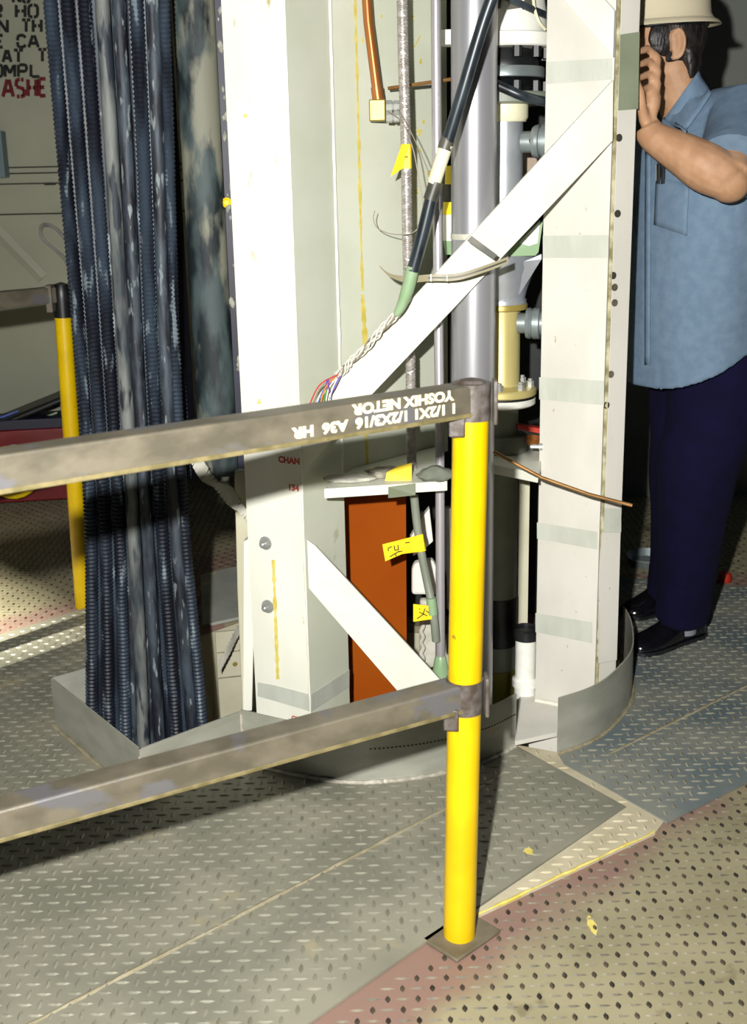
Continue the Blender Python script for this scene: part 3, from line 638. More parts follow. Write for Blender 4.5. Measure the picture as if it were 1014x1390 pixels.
for nm, z, e in (('top_rail', 1.037, Vector((-.489, 1.463, 1.037))), ('mid_rail', .502, fl(0, 1110, .462))):
    j = Vector((pbase.lerp(ptop, z / 1.055).x, 1.895, z)); d = (e - j).normalized(); a = j + d * .012; far = e + d * .75
    b, w, u, dd = sqtube(a, far, .05); o = b.build(nm, 'rail', rail, smooth=False, bevel=.004)
    fl_ = -w if w.y > 0 else w; ul_ = u if u.z > 0 else -u
    sqtube(a + fl_ * .0235 - ul_ * .0235, far + fl_ * .0235 - ul_ * .0235, .007)[0].build('lit_lip', 'lip', o, smooth=False, bevel=.001)  # lower lip catching light: the lit edge is put into its yellowish colour
    # fused sleeve and weld where the rail meets the post
    B().tube([j - Vector((0, 0, .036)), j + Vector((0, 0, .026))], [.0325, .0335], 24).build('weld_collar', 'weld_grey', rail)
    B().slab([j + Vector((.036, -.016, -.045)), j + Vector((.036, .02, -.045)), j + Vector((.036, .02, .03)), j + Vector((.036, -.016, .03))], (.007, 0, 0)).build('clamp_plate', 'weld_grey', rail, bevel=.002)
    B().slab([j + Vector((-.040, -.034, -.06)), j + Vector((-.014, -.040, -.06)), j + Vector((-.014, -.040, -.018)), j + Vector((-.040, -.034, -.018))], (0, .007, 0)).build('clamp_plate', 'weld_grey', rail, bevel=.003)
    if nm == 'top_rail':
        nf = -w if w.y > 0 else w                                   # outward face towards us
        up = u if u.z > 0 else -u
        fo = lambda along, hgt: j + d * along + nf * .0252 + up * hgt
        # print is upside down: it runs towards the left as seen turned round
        place_text('painted_mark', '1 1/2X1 1/2X3/16  A36  HR', .0225, fo(.050, .0005), d, -up, 'white_ink', o, off=0.0005, sx=1.20)
        place_text('painted_mark', 'YOSHIX NETOR', .0225, fo(.058, .0225), d, -up, 'white_ink', o, off=0.0005, sx=1.20)
r2 = thing('handrail', 'far yellow post handrail by the left wall behind the black cables', 'handrail', (-1.0, 3.69, 0))
b2, t2 = Vector((-1.003, 3.70, -.008)), Vector((-.982, 3.70, 1.09))
B().tube([b2, b2.lerp(t2, .90)], .027, 24).build('post', 'yellow', r2)
B().lathe(b2.lerp(t2, .90), t2 - b2, [(.0285, 0), (.029, .06), (.029, .085), (.022, .105), (0, .112)], 22).build('post_cap', 'black', r2)
for z in (1.055,):
    j = Vector((-.985, 3.70, z)); d = Vector((-.62, -.66, 0)).normalized()
    sqtube(j + d * .03, j + d * 1.6, .05)[0].build('top_rail', 'rail', r2, smooth=False, bevel=.004)
    B().box(j + d * .035 + Vector((0, -.01, -.01)), (.02, .05, .085)).build('clamp_plate', 'rail', r2, bevel=.002)
j = Vector((-.99, 3.70, .52)); d = Vector((-.62, -.66, 0)).normalized()
sqtube(j + d * .03, j + d * 1.6, .05)[0].build('mid_rail', 'rail', r2, smooth=False, bevel=.004)

# ------------------------------------------------------------------ pipes, hoses and fittings
tag(B().tube([(.2475, 2.755, 2.35), (.2455, 2.755, -.6)], .0525, 36).build('silver_pipe', 'silver'), 'thick silver pipe standing behind the yellow post', 'pipe')
st = thing('steel_tube', 'thin grey steel tube with green boot right of the braided hose', 'tube', (.16, 2.76, .2))
B().tube([at(591, -60, 2.78), at(594, 300, 2.77), at(597, 600, 2.75), at(598, 900, 2.72)], .0115, 16).build('tube', 'silver_tube', st)
B().lathe(at(598, 890, 2.72), (0, 0, -1), [(.012, 0), (.015, .006), (.021, .04), (.025, .07), (.024, .2)], 20).build('boot', 'green_boot', st)
# copper tube with elbow
cp = thing('copper_line', 'copper tube ending in a brass elbow with steel nuts', 'pipe', at(510, 165, 2.80))
B().tube([at(494, -60, 2.80), at(500, 30, 2.80), at(512, 125, 2.80)], .0115, 16).build('copper_tube', 'copper', cp)
e0 = at(511, 118, 2.80); e1 = at(514, 140, 2.80)
B().tube([e0, e1], .0135, 18).build('collar', 'copper', cp)
B().box(at(512, 150, 2.80), (.038, .034, .048)).build('elbow', 'brass', cp, bevel=.003)
c = at(524, 151, 2.795); b = B()
for dz in (.011, -.013):
    b.lathe(c + Vector((0, -.004, dz)), (1, 0, 0), [(.0135, .0), (.0135, .014), (.010, .015), (.010, .017), (.013, .018), (.013, .030), (.009, .031), (.009, .04)], 6)
b.build('nut', 'chrome', cp, angle=20)
# braided hose with yellow flags
hose = thing('braided_hose', 'braided steel hose with yellow tag flags hanging before the pale panel', 'hose', at(556, 640, 2.76))
hp = smoothpath([at(545, -60, 2.74), at(547, 60, 2.74), at(551, 200, 2.74), at(553, 330, 2.75), at(557, 480, 2.77), at(558, 600, 2.78), at(561, 665, 2.77)], 14)
L = len(hp)
B().tube(hp, .0118, 14).build('hose_core', 'braid', hose)
hb = B()
for s_ in (1, -1):
    for ph in range(3):
        pts = []
        for i in range((L - 1) * 5):
            t = i / 5; k = int(t); p = hp[k].lerp(hp[k + 1], t - k); a = s_ * i * .80 + ph * 2.094
            pts.append(p + Vector((math.cos(a), math.sin(a), 0)) * .0122)
        hb.tube(pts, .0011, 4, cap=False)
hb.build('wire_braid', 'silver_tube', hose, kind='stuff')
def flag(pts3, name, parent, scr=None):
    b = B(); n = Vector((0, -1, 0)); b.slab(pts3, (0, .0012, 0)); o = b.build(name, 'yellow_tag', parent, smooth=False)
    if scr:
        s = B()
        for (x0, y0, x1, y1), Y in scr:
            p, q = at(x0, y0, Y), at(x1, y1, Y); d = (q - p).normalized(); nn = Vector((-d.z, 0, d.x)) * .0011
            s.add([p - nn, q - nn, q + nn, p + nn], [(0, 1, 2, 3)])
        s.build('handwriting', 'ink', o, smooth=False)
    return o
flag([at(546, 196, 2.726), at(556, 195, 2.726), at(557, 229, 2.726), at(546, 229, 2.726), at(530, 240, 2.72), at(543, 203, 2.722)], 'tag_flag', hose, [((549, 213, 554, 213), 2.7255)])
B().tube([at(551, 196, 2.74), at(551.5, 229, 2.74)], .0132, 16).build('tag_wrap', 'yellow_tag', hose)
# lower grey hose with flags
lh = thing('flat_grey_hose', 'slim grey hose under the shelf with two yellow tag flags', 'hose', at(590, 830, 2.72))
B().tube(smoothpath([at(562, 672, 2.74), at(566, 710, 2.74), at(572, 750, 2.73), at(580, 790, 2.72), at(588, 830, 2.70), at(592, 870, 2.70)]), .0105, 12).build('hose', 'grey_pipe', lh)
B().tube([at(585, 812, 2.70), at(588, 834, 2.695)], .0125, 14).build('green_ferrule', 'green_boot', lh)
flag([at(519, 739, 2.70), at(574, 725, 2.71), at(577, 748, 2.71), at(546, 752, 2.705), at(523, 762, 2.70)], 'tag_flag', lh,
     [((527, 744, 532, 742), 2.6995), ((527, 744, 527, 748), 2.6995), ((535, 741, 536, 747), 2.6995), ((540, 740, 541, 746), 2.6995), ((536, 747, 541, 746), 2.6995), ((550, 737, 556, 736), 2.702), ((529, 756, 542, 748), 2.6995), ((536, 751, 538, 755), 2.6995), ((541, 749, 546, 748), 2.6995)])
B().tube([at(568, 727, 2.735), at(572, 748, 2.73)], .0125, 14).build('tag_wrap', 'yellow_tag', lh)
flag([at(561, 820, 2.69), at(590, 823, 2.69), at(590, 840, 2.69), at(561, 844, 2.69)], 'tag_flag', lh,
     [((569, 826, 570, 827), 2.6885), ((577, 826, 574, 834), 2.6885), ((569, 831, 580, 836), 2.6885), ((578, 829, 584, 833), 2.6885), ((566, 840, 576, 833), 2.6885)])
# black cable with cream sleeve and untwisted wires
bc = thing('instrument_cable', 'black cable with cream sleeve fraying into coloured wires along the brace', 'cable', at(545, 420, 2.58))
def cyl(pts, r, nm, m): return B().tube(pts, r, 14).build(nm, m, bc)
cyl(smoothpath([at(690, -60, 2.50), at(658, 25, 2.52), at(628, 125, 2.54), at(606, 197, 2.56)]), .0135, 'black_sleeve', 'black_rubber')
cyl([at(608, 188, 2.56), at(603, 203, 2.56)], .0155, 'tape_collar', 'strap')
cyl([at(606, 196, 2.56), at(589, 249, 2.57)], .0150, 'cream_sleeve', 'cream')
cyl([at(592, 247, 2.57), at(584, 272, 2.57)], .0160, 'tape_collar', 'strap')
cyl(smoothpath([at(586, 266, 2.57), at(573, 320, 2.575), at(560, 368, 2.58)]), .0140, 'black_sleeve', 'black_rubber')
B().tube(smoothpath([at(561, 362, 2.58), at(554, 390, 2.585), at(545, 415, 2.59), at(538, 427, 2.595)]), [.0145] * 7 + [.0145 - .0006 * i for i in range(12)], 14).build('green_boot', 'green_boot', bc)
cl = smoothpath([at(541, 422, 2.60), at(520, 446, 2.60), at(490, 478, 2.605), at(470, 498, 2.605), at(458, 510, 2.60)], 12)
cols = ['w_white', 'w_grey', 'w_white', 'w_white', 'w_grey', 'w_white', 'w_white']
for k, cm in enumerate(cols):
    pts = [p + Vector((math.cos(i * .35 + k * .9), math.sin(i * .35 + k * .9), math.sin(i * .35 + k * 1.7)) ) * .0065 for i, p in enumerate(cl)]
    B().tube(pts, .0017, 6).build('twisted_wire', cm, bc)
for k, (cm, ex, ey) in enumerate([('w_red', 421, 548), ('w_grey', 424, 552), ('w_blue', 430, 552), ('w_white', 428, 553), ('w_orange', 434, 553), ('w_green', 438, 553), ('w_blue', 447, 549), ('w_violet', 445, 515), ('w_white', 441, 553), ('w_white', 447, 553)]):
    s0 = at(460 + (k % 4), 508 + (k % 3), 2.60)
    md = at(440 + (ex - 430) * .6, 522 + (k % 4) * 2 + (ex - 421) * .25, 2.585)
    B().tube(smoothpath([s0, md, at(ex, ey, 2.585), at(ex - 3, ey + 14, 2.59)]), .0018, 6).build('loose_wire', cm, bc)
# straps on the brace
def ribbon(path, w, t, name, m, upv=Vector((0, 0, 1))):
    b = B()
    for i in range(len(path) - 1):
        b.slab([path[i] + upv * w, path[i + 1] + upv * w, path[i + 1] - upv * w, path[i] - upv * w], (0, t, 0))
    return b.build(name, m, smooth=False)
zs_ = thing('plastic_strap', 'curved brown plastic strap hooked across the brace and behind green boot', 'strap', at(600, 378, 2.59))
pth = smoothpath([at(515, 361, 2.66), at(530, 374, 2.64), at(555, 379, 2.615), at(585, 377, 2.596), at(620, 376, 2.592), at(655, 366, 2.592), at(690, 353, 2.60)], 8)
bz = B(); ln = len(pth)
for i in range(ln - 1):
    w0, w1 = [.0075 * min(1, .15 + 2.4 * q / ln) for q in (i, i + 1)]
    bz.slab([pth[i] + Vector((0, 0, w0)), pth[i + 1] + Vector((0, 0, w1)), pth[i + 1] - Vector((0, 0, w1)), pth[i] - Vector((0, 0, w0))], (0, .003, 0))
o = bz.build('strap', 'clear_strap', zs_, smooth=False)
bl_ = B()
for i in range(int(ln * .48), ln - 2):
    bl_.slab([pth[i] + Vector((0, -.001, .002)), pth[i + 1] + Vector((0, -.001, .002)), pth[i + 1] - Vector((0, .001, .0015)), pth[i] - Vector((0, .001, .0015))], (0, -.002, 0))
bl_.build('dark_insert', 'strap', zs_, smooth=False)
for q in (.50, .60): 
    p = pth[int(ln * q)]; B().box(p, (.003, .007, .0165)).build('buckle', 'chrome', zs_, smooth=False)
mb = B().slab([at(640, 320, 2.588), at(675, 346, 2.588), at(670, 352, 2.588), at(634, 327, 2.588)], (0, -.002, 0))
mb = mb.build('metal_band', 'strap', smooth=False); tag(mb, 'dark metal band strapped flat across the long brace', 'strap')
tag(B().tube([(.2465, 2.755, at(640, 322, 2.69).z - .007), (.2465, 2.755, at(640, 322, 2.69).z + .006)], .0540, 30).build('pipe_clamp_band', 'strap_grey'), 'narrow band clamped round the thick silver pipe above the brace', 'band')
# thin wires and rods
tag(B().tube(smoothpath([at(525, 150, 2.74), at(545, 165, 2.70), at(560, 200, 2.70), at(568, 240, 2.70), at(574, 275, 2.70), at(572, 300, 2.70), at(560, 316, 2.70), at(535, 318, 2.72), at(514, 311, 2.74), at(507, 298, 2.74), at(509, 286, 2.74)], 8), .0011, 6).build('lead_wire', 'w_grey'), 'thin dark wire drooping from the elbow behind the braided hose', 'wire')
tag(B().tube(smoothpath([at(540, 148, 2.75), at(553, 170, 2.69), at(570, 205, 2.69), at(582, 234, 2.70)], 6), .0011, 6).build('lead_wire', 'w_grey'), 'thin straight wire running down to the small brass plug', 'wire')
tag(B().lathe(at(583, 232, 2.70), (.35, -.2, -1), [(.003, 0), (.006, .004), (.006, .014), (.011, .018), (.013, .045), (.008, .05)], 12).build('brass_plug', 'brass'), 'small brass plug hanging left of the cream sleeve', 'plug')
tag(B().tube([at(527, 120, 2.82), at(616, 107, 2.86)], .0042, 10).build('bronze_rod', 'rod'), 'short bronze rod crossing behind the braided hose near the top', 'rod')
tag(B().tube([at(670, 613, 2.62), at(735, 648, 2.60), at(800, 671, 2.585), at(858, 686, 2.57)], .0040, 10).build('welding_rod', 'rod'), 'long thin copper-coloured rod poking out across the right column', 'rod')
# yellow and white valve half hidden between thin tube and silver pipe
yv = thing('needle_valve', 'yellow and white valve half hidden between thin tube and thick silver pipe', 'valve', at(614, 345, 2.96))
v0 = at(616, 300, 2.96)
def yl(ya, yb, ra, rb, nm, m):
    a, b_ = at(616, ya, 2.96).z, at(616, yb, 2.96).z
    B().lathe((v0.x, v0.y, 0), (0, 0, 1), [(ra, b_), (rb, a)], 20).build(nm, m, yv)
yl(225, 250, .022, .020, 'yellow_cap', 'yellow_tag'); yl(250, 274, .016, .016, 'neck', 'backdrop'); yl(274, 291, .028, .026, 'yellow_ring', 'yellow_tag'); yl(291, 326, .028, .028, 'white_body', 'white_plain'); yl(326, 345, .022, .028, 'green_base', 'green_boot'); yl(345, 560, .010, .010, 'stem', 'backdrop')
tag(B().lathe(at(611, 62, 2.98), (0, 0, 1), [(.03, 0), (.032, .004), (.032, .03), (.03, .034)], 20).build('flange_disc', 'white_plain'), 'white flange edge peeping out left of the thick silver pipe at the top', 'flange')
# things on the shelf
rag = B(); random.seed(3)
def lump(c, sx_, sy_, sz_, nm, m, lab, cat, seed, nseg=20):
    b = B(); vs = []; c = Vector(c); nu, nv = nseg, 9
    for j in range(nv + 1):
        ph = math.pi * j / nv
        for i in range(nu):
            th = 2 * math.pi * i / nu; d = Vector((math.sin(ph) * math.cos(th), math.sin(ph) * math.sin(th), math.cos(ph)))
            k = 1 + .35 * noise.noise(d * 2.3 + Vector((seed, 0, 0))) + .12 * noise.noise(d * 6 + Vector((0, seed, 0)))
            vs.append(c + Vector((d.x * sx_ * k, d.y * sy_ * k, max(-.9 * sz_, d.z * sz_ * k))))
    fs = [(j * nu + i, j * nu + (i + 1) % nu, (j + 1) * nu + (i + 1) % nu, (j + 1) * nu + i) for j in range(nv) for i in range(nu)]
    b.add(vs, fs); o = b.build(nm, m, angle=50); tag(o, lab, cat); return o
q = fl(475, 652, .70); lump((q.x, q.y + .02, .700), .06, .035, .010, 'crumpled_rag', 'strap_grey', 'pale crumpled scraps on the left end of the shelf', 'rag', 1.0)
q = fl(525, 645, .70); lump((q.x, q.y + .015, .703), .05, .03, .014, 'dirty_wadding', 'dirt', 'grimy wadding on the shelf beside the yellow flag', 'rag', 4.0)
q = fl(590, 650, .70); lump((q.x + .006, q.y + .02, .706), .044, .04, .017, 'grease_pad', 'grey_pipe', 'grey greasy pad on the shelf around the thin tube', 'pad', 9.0)
fg = thing('shelf_tag', 'crumpled yellow tag lying on the shelf at the hose end', 'tag', (.07, 2.68, .695))
flag([at(522, 655, 2.66), at(525, 641, 2.67), at(540, 633, 2.68), at(559, 628, 2.68), at(559, 652, 2.66), at(541, 655, 2.655), at(533, 657, 2.65)], 'tag_sheet', fg)
# valve stack
AX = Vector((.336, 2.955, 0))
vs_ = thing('valve_stack', 'vertical stack of flanges, pipes and valve body between silver pipe and right column', 'valve', (AX.x, AX.y, -.6))
def lz(nm, m, prof, n=32, ang=35, label=None):
    return B().lathe((AX.x, AX.y, 0), (0, 0, 1), [(r, z) for r, z in prof], n).build(nm, m, vs_, angle=ang, label=label)
lz('dome', 'white_plain', [(.085, 2.1), (.094, 1.86), (.097, 1.80), (.102, 1.77), (.104, 1.735), (.098, 1.722)])
for a in (-1.9, -1.45, -1.1):
    c_ = Vector((AX.x + .1015 * math.cos(a), AX.y + .1015 * math.sin(a), 1.785)); d_ = Vector((math.cos(a), math.sin(a), .1)); tdir = Vector((-math.sin(a), math.cos(a), 0))
    B().slab([c_ - tdir * .016 + Vector((0, 0, -.02)), c_ + tdir * .014 + Vector((0, 0, -.016)), c_ + tdir * .018 + Vector((0, 0, .012)), c_ - tdir * .006 + Vector((0, 0, .022))], d_ * .0015).build('worn_patch', 'strap', vs_, smooth=False)
lz('flange', 'white_plain', [(.118, 1.720), (.122, 1.717), (.122, 1.69), (.118, 1.687)])
lz('valve_body', 'black', [(.07, 1.687), (.085, 1.66), (.085, 1.645), (.095, 1.644), (.095, 1.62), (.07, 1.6), (.075, 1.585)])
lz('ring', 'grey_metal', [(.098, 1.645), (.100, 1.642), (.100, 1.622), (.098, 1.620)])
lz('flange', 'grey_pipe', [(.118, 1.586), (.121, 1.583), (.121, 1.563), (.118, 1.56)])
for zc, r_ in ((1.675, .105), (1.598, .105)):
    for k in range(12):
        a = k * math.pi / 6 + .2
        B().lathe((AX.x + r_ * math.cos(a), AX.y + r_ * math.sin(a), zc - .012), (0, 0, 1), [(.011, 0), (.011, .024)], 6).build('bolt', 'black', vs_, angle=20)
lz('collar', 'cream', [(.062, 1.56), (.062, 1.53), (.056, 1.52)])
lz('steel_pipe', 'alu', [(.050, 1.53), (.050, 1.25)])
# nozzle on the upper pipe
c_ = Vector((AX.x + .045, AX.y - .02, 1.472)); b = B().lathe(c_, (1, -.35, 0), [(.026, 0), (.026, .025), (.036, .028), (.040, .036), (.040, .044), (.034, .046), (.034, .050), (.043, .052), (.043, .066), (.038, .070)], 26)
b.build('nozzle', 'grey_metal', vs_, angle=25)
B().lathe(c_ + Vector((.02, -.034, .002)), (.2, -1, 0), [(.008, 0), (.008, .006), (.004, .007)], 10).build('gauge_port', 'black', vs_)
lz('valve_bonnet', 'grey_pipe', [(.052, 1.30), (.062, 1.27), (.064, 1.20)])
B().lathe((AX.x + .05, AX.y - .06, 1.285), (.35, -.1, 1), [(.024, 0), (.022, .06), (.016, .064)], 16).build('brass_cap', 'brass', vs_)
# funnel casting with fins
lz('funnel', 'alu', [(.095, 1.27), (.086, 1.17), (.066, 1.115), (.060, 1.09), (.064, 1.088), (.064, 1.078)], 30)
B().slab([at(695, 345, 2.875), at(701, 346, 2.875), at(696, 383, 2.90), at(690, 383, 2.90)], (0, .004, 0)).build('slot', 'seam', vs_, smooth=False)
B().slab([at(690, 348, 2.86), at(690, 338, 2.86), at(737, 300, 2.86), at(731, 342, 2.86), at(727, 347, 2.86)], (0, .08, 0)).build('guard_plate', 'green_boot', vs_, smooth=False)
B().slab([at(705, 330, 2.855), at(733, 300, 2.855), at(730, 330, 2.855), at(718, 334, 2.855)], (0, .003, 0)).build('guard_face', 'white_plain', vs_, smooth=False)
B().slab([at(711, 355, 2.88), at(735, 345, 2.88), at(735, 352, 2.88), at(705, 400, 2.90)], (0, .02, 0)).build('guard_fin', 'alu', vs_, smooth=False)
lz('rim', 'brass', [(.066, 1.078), (.067, 1.076), (.067, 1.064), (.05, 1.06)])
lz('brass_pipe', 'brass_tube', [(.049, 1.064), (.049, .875), (.053, .868)])
c_ = Vector((AX.x + .04, AX.y - .03, 1.03)); B().lathe(c_, (1, -.3, 0), [(.026, 0), (.026, .02), (.038, .022), (.040, .030), (.036, .036), (.040, .040), (.040, .056), (.03, .058), (.03, .12)], 26).build('nozzle', 'grey_metal', vs_, angle=25)
lz('flange', 'brass_tube', [(.053, .868), (.090, .862), (.093, .858), (.093, .845), (.090, .842)])
lz('gasket', 'black', [(.090, .842), (.090, .836)]); lz('flange', 'white_plain', [(.088, .836), (.091, .833), (.091, .820), (.086, .816)])
for k in range(8):
    a = k * math.pi / 4 - .95
    B().lathe((AX.x + .076 * math.cos(a), AX.y + .076 * math.sin(a), .862), (0, 0, 1), [(.010, 0), (.010, .016), (.006, .017), (.006, .022)], 6).build('bolt', 'chrome', vs_, angle=20)
lz('grey_pipe', 'grey_pipe', [(.047, .83), (.047, .72)])
lz('grey_collar', 'grey_pipe', [(.070, .735), (.072, .732), (.072, .693)])
lz('grey_pipe', 'grey_pipe', [(.048, .668), (.048, .26)])
lz('black_band', 'black', [(.0495, .285), (.0495, .145)]); lz('grey_pipe', 'grey_pipe', [(.048, .15), (.048, .07)]); lz('olive_foot', 'olive', [(.050, .075), (.050, -.55)])
tag(B().tube(smoothpath([at(672, 114, 2.82), at(690, 122, 2.82), at(712, 131, 2.82), at(740, 138, 2.85), at(770, 140, 2.88)]), .0115, 12).build('rubber_hose', 'black_rubber'), 'black rubber hose sweeping across the valve stack', 'hose')
tag(B().tube(smoothpath([at(676, -8, 2.83), at(700, 2, 2.83), at(722, 12, 2.84), at(740, 20, 2.88)]), .008, 10).build('rubber_hose', 'black_rubber'), 'black hose lying over the white dome at the top', 'hose')
tag(B().tube(smoothpath([at(723, -20, 2.84), at(725, 8, 2.84), at(731, 28, 2.84), at(740, 40, 2.86)]), .0035, 8).build('white_lead', 'cream'), 'thin cream lead curling down beside the white dome', 'wire')
tag(B().box(at(728, 216, 3.2), (.10, .06, .12)).build('small_box', 'brown_box', bevel=.004), 'pinkish box behind the valve stack left of the right column', 'box')
# bits on the right shelf
tag(B().slab([at(702, 577, 2.92), at(742, 583, 2.92), at(742, 590, 2.92), at(702, 583, 2.92)], (0, .03, 0)).build('red_bar', 'red', smooth=False, bevel=.001), 'red bar lying behind the collar on the right shelf', 'bar')
cc = thing('hose_clamp', 'small rusty screw clamp on the right shelf by the column', 'clamp', at(725, 600, 2.86))
B().lathe(at(725, 598, 2.86), (.1, -.2, 1), [(.020, -.008), (.0205, .008), (.018, .008), (.0175, -.008)], 20).build('clamp_ring', 'copper', cc)
B().lathe(at(720, 606, 2.83), (1, -.2, 0), [(.006, 0), (.006, .02), (.009, .021), (.009, .03)], 10).build('screw', 'chrome', cc)
# cylinder with black lid
cy = thing('capped_cylinder', 'white cylinder with black lid beside the foot of the right column', 'cylinder', at(714, 925, 2.88))
zc = at(714, 850, 2.88)
B().lathe((zc.x, zc.y, 0), (0, 0, 1), [(.030, -.5), (.030, .05), (.036, .052), (.036, .07), (.028, .075), (.028, .19)], 24).build('cylinder', 'white_plain', cy)
B().lathe((zc.x, zc.y, 0), (0, 0, 1), [(.034, .188), (.036, .19), (.036, .215), (.030, .220), (.030, .212), (0, .212)], 24).build('lid', 'black', cy)
# posts behind
tag(B().box(at(710, 760, 3.05), (.028, .02, .55)).build('guide_bar', 'pit', smooth=False), 'narrow cream bar standing right of the lower grey pipe', 'bar')
tag(B().tube([at(609, 690, 3.0), at(609, 826, 3.0)], .0055, 10).build('white_rod', 'white_plain'), 'slim white rod between the thin tube and yellow post', 'rod')
# orange box, white pads behind the shelf
oc = thing('orange_cabinet', 'orange-red painted cabinet standing behind the lower brace', 'cabinet', (.0, 2.92, -.7))
B().slab([at(462, 640, 2.98), at(551, 640, 2.98), at(553, 1010, 2.98), at(466, 1010, 2.98)], (0, .16, 0)).build('cabinet_body', 'orange', oc, smooth=False, bevel=.003)
def pad(pts, Y, nm, m, lab, cat, t=.03, bev=.008):
    return tag(B().slab([at(x, y, Y) for x, y in pts], (0, t, 0)).build(nm, m, smooth=False, bevel=bev), lab, cat)
pad([(575, 700), (583, 690), (588, 735), (577, 745), (561, 755), (557, 730)], 2.95, 'white_bracket', 'white_plain', 'bent white bracket behind the upper lower-hose flag', 'bracket')
pad([(562, 765), (588, 760), (594, 772), (594, 808), (559, 808), (559, 775)], 2.93, 'white_pad', 'white_plain', 'white rounded block above the lower yellow flag', 'block')
pad([(570, 815), (592, 815), (592, 905), (580, 908), (570, 895)], 2.92, 'filter_canister', 'strap_grey', 'pale ridged canister below the lower yellow flag', 'canister')
tag(B().tube([at(573 + 1.6 * math.sin(i * 1.1), 846 + i * 2.6, 2.90) for i in range(22)], .006, 8).build('rope_piece', 'strap_grey'), 'short twisted pale cord beside the pale canister', 'cord')
# dark casing added behind the pipes to keep that gap black
eq = thing('dark_backdrop', 'added dark casing in the shadow behind the pipes', 'backdrop', (.36, 3.75, 0))
B().box((.30, 3.75, 1.15), (.86, .4, 2.4)).build('backdrop_body', 'backdrop', eq, smooth=False, bevel=.01)
B().box((.62, 3.54, 1.05), (.10, .02, .35)).build('backdrop_plate', 'grey_metal', eq, smooth=False)
B().box((.60, 3.54, .55), (.012, .02, .5)).build('backdrop_strip', 'white_plain', eq, smooth=False)
# stained plate by the far rim, peeled strip
tag(B().slab([fl(272, 780, .004), fl(335, 765, .004), fl(335, 835, .004), fl(275, 848, .004)], (0, 0, -.01)).build('cover_sheet', 'paper', smooth=False), 'grey sheet with yellow smears on the floor at the pit\'s far rim', 'sheet')
pk = [fl(322, 848, .0), fl(306, 858, .03), fl(282, 882, .01)]
b = B()
pq = smoothpath([Vector((-.40, 3.47, .02)), Vector((-.44, 3.43, .0)), Vector((-.47, 3.39, -.05)), Vector((-.50, 3.37, -.10))], 5)
for i in range(len(pq) - 1): b.slab([pq[i] + Vector((0, 0, .02)), pq[i + 1] + Vector((0, 0, .03)), pq[i + 1] - Vector((0, 0, .015)), pq[i] - Vector((0, 0, .008))], (.002, .004, 0))
tag(b.build('peeled_tape', 'strap_grey', smooth=False), 'peeling pale tape hanging from the pit\'s far rim', 'tape')

# ------------------------------------------------------------------ toolbox
tb = thing('toolbox', 'dark red toolbox with a propped black lid on the floor by the back wall', 'toolbox', (-1.62, 5.08, 0))
rz = Matrix.Rotation(.16, 3, 'Z')
def tbx(c, d, nm, m, rot=None, par=tb, bev=.006): return B().box(Vector((-1.63, 5.08, 0)) + rz @ Vector(c), d, rz @ rot if rot else rz).build(nm, m, par, bevel=bev)
tbx((0, 0, .215), (.56, .20, .25), 'box_body', 'tool_red')
tbx((0, 0, .06), (.56, .20, .10), 'box_base', 'tool_red')
tbx((.11, .03, .415), (.36, .22, .03), 'lid', 'black', Matrix.Rotation(-.34, 3, 'Y'), bev=.012)
tbx((-.0, 0, .36), (.50, .17, .05), 'tool_tray', 'navy')
tbx((.225, -.105, .23), (.03, .012, .06), 'latch', 'chrome')
hc = Vector((-1.63, 5.08, 0)) + rz @ Vector((.02, -.105, .235))
B().tube([hc + Vector((.03 * math.cos(a), -.006, .04 * math.sin(a))) for a in [math.pi * i / 12 for i in range(13)]], .0045, 8).build('handle', 'chrome', tb)
hc = [(.12, .345, 'green_boot'), (-.05, .36, 'w_blue'), (-.14, .37, 'w_white'), (.02, .35, 'w_green'), (-.2, .36, 'w_blue')]
for i, (x, z, m) in enumerate(hc):
    c0 = Vector((-1.63, 5.08, 0)) + rz @ Vector((x - .07, -.03, z)); c1 = Vector((-1.63, 5.08, 0)) + rz @ Vector((x + .09, -.02, z + .05))
    tag(B().tube([c0, c0.lerp(c1, .5), c0.lerp(c1, .52), c1], [.012, .011, .005, .004], 10).build('screwdriver', m), ['green-handled screwdriver', 'blue-handled screwdriver', 'white-handled screwdriver', 'dark green screwdriver', 'leftmost blue screwdriver'][i] + ' lying in the open red toolbox', 'screwdriver')
rc_ = at(18, 640, 4.90)
ro = [rc_ + Vector(((.105 - .004 * (a // 21)) * math.cos(a * .3), .012 * (a // 21) - .02, (.105 - .004 * (a // 21)) * math.sin(a * .3))) for a in range(0, 63)]
tag(B().tube(ro, .016, 8).build('rope_coil', 'yellow_tag'), 'coil of yellow rope leaning upright against the red toolbox', 'rope')
# floor debris on the right
q = fl(984, 788, -.004)
tag(B().lathe((q.x, q.y, -.006), (0, 0, 1), [(.022, 0), (.024, .01), (.018, .03), (.006, .034)], 10).build('red_stopper', 'red'), 'small red stopper on the floor right of the man\'s trousers', 'stopper')
q = fl(873, 764, -.004)
tag(B().lathe((q.x + .02, q.y, -.007), (0, 0, 1), [(.07, 0), (.085, .03), (.082, .034), (.068, .008), (0, .008)], 28).build('round_pan', 'grey_metal'), 'shallow grey round pan on the floor behind the man\'s legs', 'pan')

